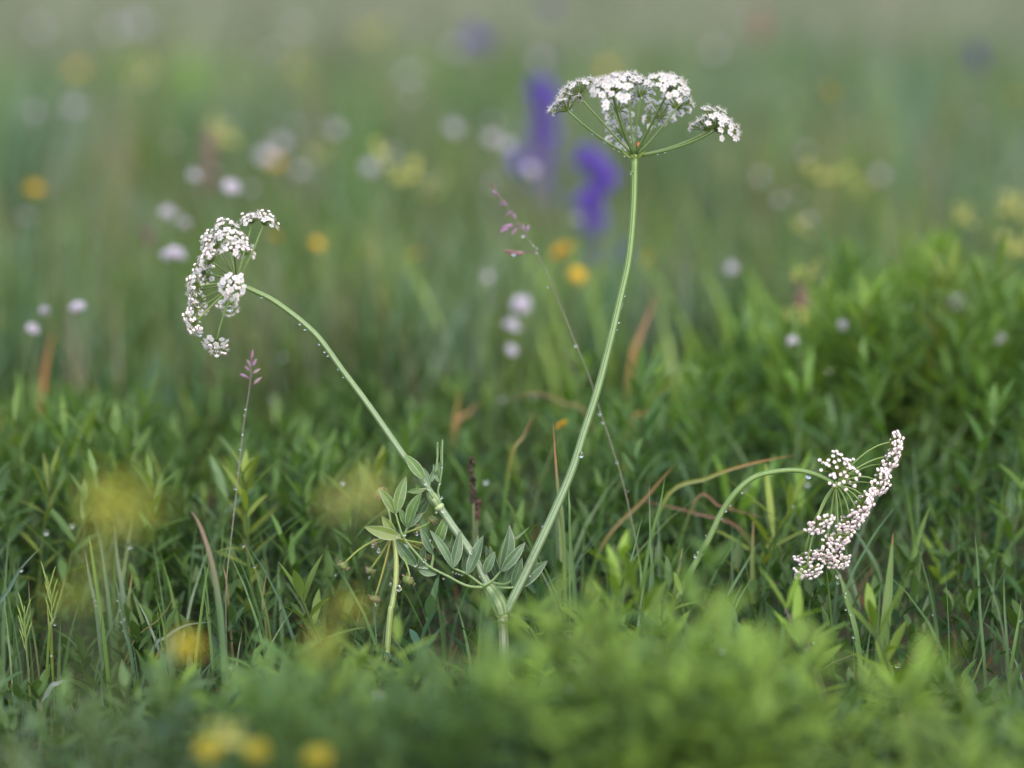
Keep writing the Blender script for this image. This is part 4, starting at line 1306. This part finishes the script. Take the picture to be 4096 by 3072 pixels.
def flower(kind, X, Y, y, r, label, cat="flower", group=None, tilt=None):
    key = kind
    if key not in HEADS:
        HEADS[key] = head_mesh(kind, 11 + len(HEADS))
    if y > .5:
        y, r = .5 + (y - .5) * 1.2, r * .97
    if kind in ('cream', 'lime'):
        r *= 1.2 if y > 0 else .85
    c = Pw(X * U, Y * U, y)
    rs = random.Random(int(X * 7 + Y * 13))
    bx = c[0] + rs.uniform(-.03, .03)
    by = y + rs.uniform(-.02, .03)
    g = np.array([bx, by, gz(bx, by)])
    e = empty({'white': "white_flower", 'daisy': "yellow_flower", 'cream': "pale_yellow_flower", 'lime': "yellow_green_flower", 'yellow': "yellow_cluster_flower"}[kind], g)
    tag(e, label, cat, group)
    mb = MB()
    tube(mb, bez(g, np.array([bx, by, c[2] * .6]), c - [0, 0, r * .0004], 7), (.0009, .0006), (0.07, 0.11, 0.035), None, 5, 0)
    mb.build("stem", M_GREEN, e, g)
    h = HEADS[key]
    if key in used:
        h = h.copy(); S.collection.objects.link(h)
    used.add(key)
    h.parent = e
    h.location = c - g
    h.scale = tuple(r / 1000 * rs.uniform(.7, 1.3) for _ in range(3)) if kind != 'daisy' else (r / 1000,) * 3
    t = tilt if tilt is not None else 0.35
    h.rotation_euler = (t + rs.uniform(-.25, .25), rs.uniform(-.3, .3), rs.uniform(0, 6.28))


WG, YG, OG, FG = "white flowers in the blurred meadow", "pale yellow flowers in the blurred meadow", "golden flowers in the blurred meadow", "blurred yellow flowers in the foreground"
for X, Y, y, r, lab in [
    (498, 407, .42, 6.5, "brightest small white flower directly above the left umbel"),
    (382, 548, .34, 5, "white flower, right one of a close pair left of the left umbel"), (362, 551, .36, 4.5, "white flower, left one of a close pair left of the left umbel"),
    (168, 665, .24, 4.2, "small white flower alone right of the rust orange blade's tip"), (70, 712, .26, 4.5, "white flower left of the rust orange blade's tip"), (96, 672, .26, 3.6, "pinkish white flower above the rust orange blade"),
    (1095, 315, .75, 8, "bright white flower touching the left side of the purple spike"), (1062, 300, .85, 6, "faint white flower just left of the one touching the purple spike"),
    (980, 280, .85, 6.5, "round pale white blur between top centre and the purple spike"), (727, 283, .9, 7, "round lilac white blur left of centre in the upper meadow"),
    (800, 366, .8, 6, "white blur beside a pale yellow one, upper centre left"), (572, 338, .9, 8, "white blur above left of a golden blur over the left umbel"), (606, 312, 1.0, 7, "upper white blur of the pair over a golden blur"),
    (1125, 660, .40, 8, "bright white flower cluster left of the leaning stalk, topmost of three"), (1106, 705, .40, 5.5, "white flower in the middle of three stacked left of the leaning stalk"), (1105, 757, .36, 5, "white flower lowest of three stacked left of the leaning stalk"),
    (420, 380, .55, 4.2, "small cream white flower beside the brown spike"), (360, 458, .5, 4.5, "small dim white flower above the close pair"), (400, 483, .5, 3.5, "smallest dim white flower just above the left umbel's left side"),
    (160, 235, 1.2, 8, "white blur, right of two at upper left"), (70, 243, 1.2, 8, "white blur, left of two at upper left"), (250, 66, 2.1, 12, "wide white blur near the top edge, left"), (300, 58, 2.1, 12, "white blur merging with the wide one near the top edge"), (85, 62, 2.1, 11, "white blur in the top left corner"),
    (650, 370, .9, 5, "faint small white blur right of the golden blur pair"), (1146, 368, .75, 6, "lilac white blur at the foot of the first purple spike"), (1580, 580, .48, 5.5, "pale white flower alone right of the tall stem"),
    (1822, 705, .28, 4, "white glinting flower among the thicket's left leaves"), (2066, 655, .33, 5.5, "white flower right of the tallest leafy plant"), (1712, 738, .26, 3.6, "small white flower low left in the thicket"),
    (1165, 135, 1.6, 9, "white blur above the first purple spike"), (885, 165, 1.8, 11, "broad faint white blur at top centre left"), (640, 60, 2.2, 10, "faint white blur near the top edge left of the pale yellow blur"), (985, 105, 1.9, 9, "faint white blur at the top left of the purple patch"),
    (1640, 385, 1.0, 6, "faint grey white blur right of the tall umbel's stem"), (1740, 330, 1.1, 5, "faint white blur left above the pale yellow pair"), (2010, 680, .4, 4, "dim white flower inside the tallest leafy plant"), (2160, 735, .3, 5, "white glint among the leaves at the right edge"),
    (1545, 110, 1.7, 8, "faint white blur above right of the tall umbel"), (1900, 380, 1.0, 5, "faint white blur between the pale yellow pair and right edge"), (60, 470, .8, 5, "dim white blur at the far left edge under the ochre blur"), (1055, 600, .55, 4, "dim white flower above the stacked three")]:
    flower('white', X, Y, y, r, lab, group=WG)
for X, Y, y, r, lab in [
    (800, 78, 2.0, 17, "largest pale yellow blur near the top edge"), (305, 158, 1.4, 10, "pale yellow blur at upper left"), (866, 366, .7, 8.5, "pale yellow round blur at upper centre left"), (1778, 372, .7, 8.5, "brighter of the pale yellow pair right of the tall umbel"), (1858, 403, .75, 6, "smaller of the pale yellow pair right of the tall umbel"),
    (2085, 468, .6, 8, "pale yellow blur above right of the tallest leafy plant"), (2188, 448, .6, 9, "upper pale yellow blur at the right edge"), (2196, 530, .55, 7.5, "lower pale yellow blur at the right edge"), (1732, 490, .65, 6, "faint pale yellow blur below the pale yellow pair"),
    (480, 292, .9, 10, "yellow green blur beside the brown spike"), (1735, 592, .36, 4.5, "small pale yellow flower above the dull red spike"), (1722, 683, .32, 4, "small pale yellow flower below the dull red spike"), (700, 335, 1.1, 9, "faint yellow green blur right of the white and golden blurs"), (930, 410, .9, 8, "faint yellow green blur right of the round pale yellow one"), (640, 150, 1.6, 10, "faint yellow green blur in the upper left quarter's top")]:
    flower('cream', X, Y, y, r, lab, group=YG)
for X, Y, y, r, lab in [
    (1216, 546, .55, 11, "brightest golden flower, just left of the second purple spike"), (1246, 595, .52, 7.5, "smaller golden flower right under the brightest golden one"), (900, 553, .6, 8, "golden flower alone left of the leaning stalk"), (592, 515, .55, 6.5, "ochre flower right beside the left umbel's top cluster"),
    (1790, 202, .85, 8.5, "golden blur alone at upper right"), (168, 152, 1.5, 9, "ochre blur left of the pale yellow one at upper left"), (75, 410, .75, 8, "ochre blur at the far left edge"), (1312, 150, 1.4, 9, "ochre blur behind the top of the tall umbel"), (2192, 212, 1.0, 7, "ochre blur at the right edge, upper part"),
    (685, 527, .6, 6, "faint ochre flower right of the left umbel"), (795, 547, .6, 6.5, "faint ochre flower left of the lone golden flower"), (595, 352, .9, 7.5, "golden blur under the pair of white blurs"), (1215, 920, .12, 5, "golden flower low behind the red-tipped blade"), (350, 105, 1.8, 9, "faint orange blur near the top at left"), (1400, 560, .6, 5, "faint ochre flower touching the tall stem's right side")]:
    flower('daisy', X, Y, y, r, lab, group=OG, tilt=.7)
for k, X, Y, y, r, lab in [
    ('lime', 235, 1062, -.5, 6.2, "blurred yellow flower cluster, left of the large pair at left"), ('lime', 292, 1072, -.5, 6.6, "blurred yellow flower cluster, right of the large pair at left"), ('lime', 262, 1120, -.5, 5, "lower yellow blur hanging under the large pair at left"),
    ('lime', 150, 1292, -.44, 6, "yellow blur low at left among grass spikes"), ('lime', 205, 1215, -.5, 3.6, "fainter yellow blur between the large pair and the low one"), ('cream', 745, 1085, -.46, 6, "pale yellow blur behind the hanging buds' left side"), ('cream', 800, 1065, -.5, 4, "faint pale yellow blur just right of the other behind the buds"),
    ('yellow', 402, 1400, -.42, 4.6, "yellow blurred flower right of the small orange ground flower"), ('lime', 748, 1312, -.42, 4.6, "yellow green blur below the hanging buds"), ('lime', 690, 1385, -.46, 4, "yellow green blur in the lower centre left foliage"),
    ('yellow', 450, 1624, -.37, 4.6, "left yellow flower of the pair at the bottom edge"), ('yellow', 553, 1626, -.37, 4.8, "right yellow flower of the pair at the bottom edge"), ('yellow', 685, 1638, -.37, 4.4, "lone yellow flower right of the pair at the bottom edge"), ('cream', 492, 1592, -.37, 6, "pale flower cluster between the yellow pair at the bottom edge")]:
    flower(k, X, Y, y, r, lab, group=FG)
flower('daisy', 348, 1418, -.005, 5, "small orange ground flower between two slim blades at lower left", tilt=1.1)


# ---- purple flower spikes
def purple_spike(pts, y, r, label, faint=1.0):
    q_ = [Pw(X * U, Y * U, y) for X, Y in pts]
    low = min(q_, key=lambda a: a[2])
    g = np.array([low[0] + .01, y, gz(low[0], y)])
    e = empty("purple_flower_spike", g)
    tag(e, label, "flower spike", "purple flower spikes")
    mb = MB(); top = max(q_, key=lambda a: a[2])
    tube(mb, bez(g, (g + top) / 2 + [0.005, 0, 0], top, 8), (.0014, .0008), (0.08, 0.1, 0.06), None, 5, 0); mb.build("stem", M_GREEN, e, g)
    for c in q_:
        mb = MB(); lv = Leaves()
        for k in range(26):
            d = nz(np.array([random.gauss(0, 1) for _ in range(3)]))
            lv.add(c + d * r * .2, d, nz(np.cross(d, [.3, .5, .8])), r * random.uniform(.6, 1.0), r * .5, -.2, np.array((0.19, 0.115, 0.56)) * random.uniform(.7, 1.25) * faint)
        lv.flush(mb, 0)
        mb.build("blossom", [M_PETAL], e, g)


purple_spike([(1163 + random.gauss(0, 17) + 3 * math.sin(k), 182 + k * 9.5 + random.gauss(0, 6)) for k in range(20)] + [(1172, 400), (1160, 385), (1178, 425)], 1.15, .0118, "dense violet spike left of the tall umbel, taller and fuller one")
purple_spike([(1268, 335), (1282, 352), (1265, 348), (1312, 388), (1290, 405), (1300, 370), (1278, 420), (1272, 432), (1265, 440), (1285, 458), (1292, 478), (1280, 490), (1290, 555), (1338, 550)], 0.85, .0108, "broken violet spike with separate blossoms just left of the tall stem")
purple_spike([(1030, 72), (1045, 90), (1018, 86)], 1.9, .010, "faint purple spike near the top edge, centre", .8)
purple_spike([(2110, 112), (2112, 132)], 1.5, .009, "faint dull purple spike near the right edge at the top", .55)
purple_spike([(1190, 15), (1185, 130), (1170, 400), (1172, 430)][:2], 1.7, .010, "faint dull purple spike above the dense violet one", .5)


# ------------------------------------------------------------------ insects
def insect(T, x, y, dd, L, col, axis, label, leg=(0.006, 0.005, 0.006), cat="insect", name="small_beetle"):
    c = P(*T(x, y), dd)
    ax = nz(RIGHT * axis[0] + UP * axis[1])
    sd_ = np.cross(ax, -FWD)
    mb = MB()
    ellipsoid(mb, c, ax, L * .36, L * .25, col, 0, 12, 8)
    ellipsoid(mb, c - ax * L * .40, ax, L * .17, L * .17, np.array(leg) * 1.2, 0, 10, 6)
    ellipsoid(mb, c - ax * L * .58, ax, L * .12, L * .12, leg, 0, 10, 6)
    for s_ in (-1, 1):
        for k in (-.1, -.3, -.45):
            a = c + ax * L * k
            tube(mb, [a, a + sd_ * s_ * L * .35 + FWD * -.1 * L, a + sd_ * s_ * L * .55 + ax * L * (k + .25) * .6 + FWD * .15 * L], L * .03, leg, None, 5, 0)
        a = c - ax * L * .62
        tube(mb, [a, a - ax * L * .2 + sd_ * s_ * L * .15, a - ax * L * .3 + sd_ * s_ * L * .3], L * .02, leg, None, 4, 0)
    tag(mb.build(name, M_INSECT, None, c), label, cat)


insect(cA, 1112, 815, 0.004, 0.0056, (0.30, 0.105, 0.035), (.05, .9), "rust brown wet beetle sitting in the tall umbel's hub between rays", name="brown_beetle")
insect(cA, 455, 300, -0.002, 0.0034, (0.006, 0.006, 0.008), (.8, .4), "black beetle under the tall umbel's left cluster, outer of two")
insect(cA, 525, 325, -0.003, 0.0034, (0.006, 0.006, 0.008), (-.5, .7), "black beetle at the hub of the tall umbel's left cluster, inner of two")
insect(cA, 1435, 245, -0.032, 0.0022, (0.006, 0.006, 0.008), (.6, .6), "tiny black beetle on the tall umbel's right front cluster")


# ------------------------------------------------------------------ raindrops
def drop_mesh(kind):
    mb = MB()
    n_, k = 14, 10
    V = []
    prof = []
    for i in range(k + 1):
        th = math.pi * i / k
        z, r = -math.cos(th), math.sin(th)
        if kind == 'hanging' and z > 0:
            z, r = z * 1.25, r * (1 - .35 * z)
        prof.append((r, z))
    V.append((0, 0, prof[0][1]))
    for r, z in prof[1:-1]:
        for j in range(n_):
            a = 6.28318 * j / n_
            V.append((r * math.cos(a), r * math.sin(a), z))
    V.append((0, 0, prof[-1][1]))
    F3 = []
    for j in range(n_):
        F3.append([0, 1 + (j + 1) % n_, 1 + j]); F3.append([len(V) - 1, len(V) - 1 - n_ + j, len(V) - 1 - n_ + (j + 1) % n_])
    F4 = [[1 + i * n_ + j, 1 + i * n_ + (j + 1) % n_, 1 + (i + 1) * n_ + (j + 1) % n_, 1 + (i + 1) * n_ + j] for i in range(k - 2) for j in range(n_)]
    mb.add(np.array(V), [np.array(F3), np.array(F4)], (1, 1, 1))
    return mb.build("raindrop", M_WATER)


DROP = {}


def drop(T, x, y, dd, r, label, group, kind='bead', sx=1.0, sz=1.0):
    """r in photo pixels"""
    if kind not in DROP:
        o = DROP[kind] = drop_mesh(kind)
    else:
        o = DROP[kind].copy(); S.collection.objects.link(o)
    o.location = P(*(T(x, y) if T else (x * U, y * U)), dd)
    o.scale = (r * MM * sx, r * MM, r * MM * sz)
    o.rotation_euler = (0, 0, random.uniform(0, 6))
    tag(o, label, "raindrop", group)


def drops(T, lst, dd, label, group, kind='bead', r=5):
    for it in lst:
        drop(T, it[0], it[1], dd, it[2] if len(it) > 2 else r, label, group, kind)


c2 = crop(1400, 0, 1.58)
c4 = crop(0, 1000, 1.58)
drops(c5, [(1752, 172, 6), (1737, 288), (1723, 340, 4), (1719, 360, 4), (1699, 455, 6), (1686, 500, 6), (1664, 575, 6), (1633, 690, 5), (1600, 800, 4), (1641, 510, 4)], 0, "tiny raindrop beading on the right side of the tall stem", "raindrops along the tall stem")
drop(c5, 1462, 1296, -.002, 12, "large raindrop hanging from the tall stem's right side, lower half", "raindrops", 'hanging')
drop(c2, 1779, 1095, -.002, 8, "raindrop on the tall stem's left side just under the umbel", "raindrops", 'hanging')
drops(cM, [(1150, 322), (1126, 376), (1098, 432), (1141, 442, 7), (1170, 280, 4), (1215, 130, 4)], -.002, "tiny raindrop on the lowest part of the tall stem", "raindrops on the stem foot")
drops(lambda x, y: c4(x + 4, y - 7), [(1611, 284, 5), (1650, 304, 6), (1826, 413, 5), (1890, 474, 6), (1922, 507, 6), (2011, 602, 5), (2046, 650, 5), (2067, 675, 5), (2132, 759, 5), (2165, 810, 4)], 0, "tiny raindrop on the underside of the left bent stem", "raindrops along the bent stem")
drops(lambda x, y: cA(x + 4, y - 11), [(533, 602), (660, 712), (770, 788), (785, 800), (870, 856), (920, 884, 4), (975, 928), (1455, 866), (1300, 910), (1372, 892, 4), (1275, 640, 4), (1722, 640), (1738, 655)][:] , 0, "minute raindrop under an outer ray of the tall umbel", "raindrops on the tall umbel's rays", r=4)
drops(cC, [(1128, 640, 9), (1152, 632, 8), (905, 972, 10), (812, 1040, 9), (1040, 742, 7), (822, 1258, 7), (762, 1342, 9), (988, 848, 7), (530, 1026, 7), (440, 1005, 7), (470, 1022, 6)], -.004, "raindrop hanging below a bud cluster of the nodding umbel", "raindrops on the nodding umbel", 'hanging')
drop(cC, 325, 1440, -.010, 12, "big raindrop at the nodding umbel's lowest left cluster", "raindrops", 'bead')
drop(cC, 436, 488, -.001, 12, "widest raindrop, a sagging bead under the nodding stem near its umbel", "raindrops", 'bead', 2.0, .9)
drops(c6, [(432, 1530, 6), (358, 1612, 5), (332, 1648, 5)], .001, "small raindrop on the arch of the nodding stem", "raindrops along the nodding stem")
drops(cR, [(330, 36, 5), (303, 78, 5), (272, 140, 8), (203, 190, 4), (187, 304, 8), (152, 292, 6), (135, 320, 8), (95, 440, 4)], .003, "raindrop on the lower part of the nodding stem", "raindrops low on the nodding stem")
drops(cR, [(1040, 445, 12), (1036, 488, 7), (1088, 552, 6), (1086, 575, 5), (1087, 656, 6), (1120, 690, 4), (1136, 830, 7)], -.002, "raindrop on the dewy blade under the nodding umbel", "raindrops on the dewy blade")
drops(cB, [(352, 1322, 10), (515, 1512, 12), (640, 1082, 12)], -.003, "shining raindrop hanging from a lower cluster of the left umbel", "raindrops on the left umbel", 'hanging')
drops(lambda x, y: cE(x, y - 12), [(718, 1265, 12), (550, 953, 9), (522, 1403, 6), (470, 1175, 5), (190, 1155, 5), (865, 812, 7), (500, 912, 6), (648, 1230, 6)], -.002, "raindrop hanging from a bud of the drooping bud umbel", "raindrops on the drooping buds", 'hanging')
drops(cE, [(854, 1057, 9), (930, 1077, 7), (952, 1080, 5), (906, 1080, 5), (458, 1086, 4), (772, 885, 5), (783, 893, 5), (790, 905, 5), (708, 815, 8), (765, 805, 7), (1087, 1168, 5), (977, 850, 5), (1000, 905, 4), (930, 1020, 8), (1390, 1150, 4), (1215, 1133, 4), (1190, 1125, 4), (1165, 1115, 4), (1240, 1140, 4)], -.009, "raindrop caught on the leaflets of the fork's big leaf", "raindrops on the big leaf")
drops(cE, [(944, 378, 10), (968, 425, 8), (1086, 605, 10), (1028, 615, 6), (1074, 243, 5), (1058, 380, 5), (1070, 500, 6), (1322, 948, 11)], -.005, "raindrop caught at the upper leaf joint of the bent stem", "raindrops on the bent stem's leaf joint")
drops(None, [(1130, 509, 8), (1110, 549, 8), (1160, 545, 6), (1153, 530, 4), (1160, 536, 4), (1245, 746, 8), (1296, 893, 8), (1302, 912, 7), (1333, 998, 8), (1356, 1060, 4), (1184, 620, 4), (1376, 1190, 4)], .065, "raindrop strung on the long leaning grass stalk", "raindrops on the leaning stalk")
drops(None, [(527, 897, 4), (530, 883, 5), (524, 938, 5), (519, 970, 5), (517, 995, 5), (515, 1020, 5), (508, 1055, 6), (506, 1095, 5), (505, 1110, 5), (500, 1140, 4)], .03, "raindrop strung on the upright grass stalk", "raindrops on the upright stalk")
drops(cL, [(768, 733, 7), (782, 716, 9), (742, 600, 5), (760, 660, 4), (778, 790, 5), (785, 735, 5), (755, 560, 4)], -.005, "raindrop on the blue green beaded blade", "raindrops on the beaded blade")
drops(cL, [(606, 625, 7), (600, 594, 6), (347, 750, 7), (347, 703, 7), (135, 408, 8), (325, 946, 7), (1465, 1013, 14), (690, 1392, 14), (1607, 386, 6), (1540, 255, 6)], .0, "raindrop glinting on thin grass at lower left", "raindrops on the lower left grass")
drops(cR, [(888, 866, 9), (540, 990, 7), (508, 985, 9), (1416, 1005, 14), (1658, 930, 12), (1635, 688, 5), (2190, 730, 5)], -.006, "raindrop glinting in the grass at lower right", "raindrops on the lower right grass")

for k in range(46):
    X, Y = random.uniform(20, 2190), random.uniform(20, 480)
    if 1150 < X < 1620 and 140 < Y < 360:
        continue
    flower('white', X, Y, 0.55 + (520 - Y) / 520 * 1.1, random.uniform(2.2, 4), "faint tiny white flower dot scattered in the far blurred meadow", group="faint far white flowers")
for X, Y, dd in [(1475, 1388, -.2), (1225, 1482, -.2), (1500, 1545, -.22), (815, 1495, -.2), (1245, 1440, -.22), (1505, 1490, -.22), (930, 1515, -.25), (1560, 1400, -.2), (1420, 1392, -.22), (700, 1480, -.2), (1625, 1560, -.24), (1340, 1560, -.25)]:
    drop(None, X, Y, dd, 16, "blurred raindrop shining on the foreground leaves", "raindrops on the foreground leaves")
for X, Y, y in [(1085, 860, .3), (1150, 855, .3), (1050, 1040, .1), (741, 1042, .08), (1710, 1090, .07), (1745, 1045, .1), (2065, 640, .4), (1905, 640, .4), (1870, 690, .35), (2140, 735, .3), (1790, 800, .25), (1960, 660, .38), (155, 1135, .05), (100, 1150, .04), (280, 1180, .04), (1470, 795, .35), (1440, 790, .4), (2100, 740, .3), (590, 860, .35), (610, 770, .4), (1320, 930, .2)]:
    p = Pw(X * U, Y * U, y)
    o = DROP['bead'].copy(); S.collection.objects.link(o)
    o.location = p; o.scale = (.0016, .0016, .0016)
    tag(o, "blurred raindrop glint on the leaves behind the umbels", "raindrop", "raindrops on the leaves behind")
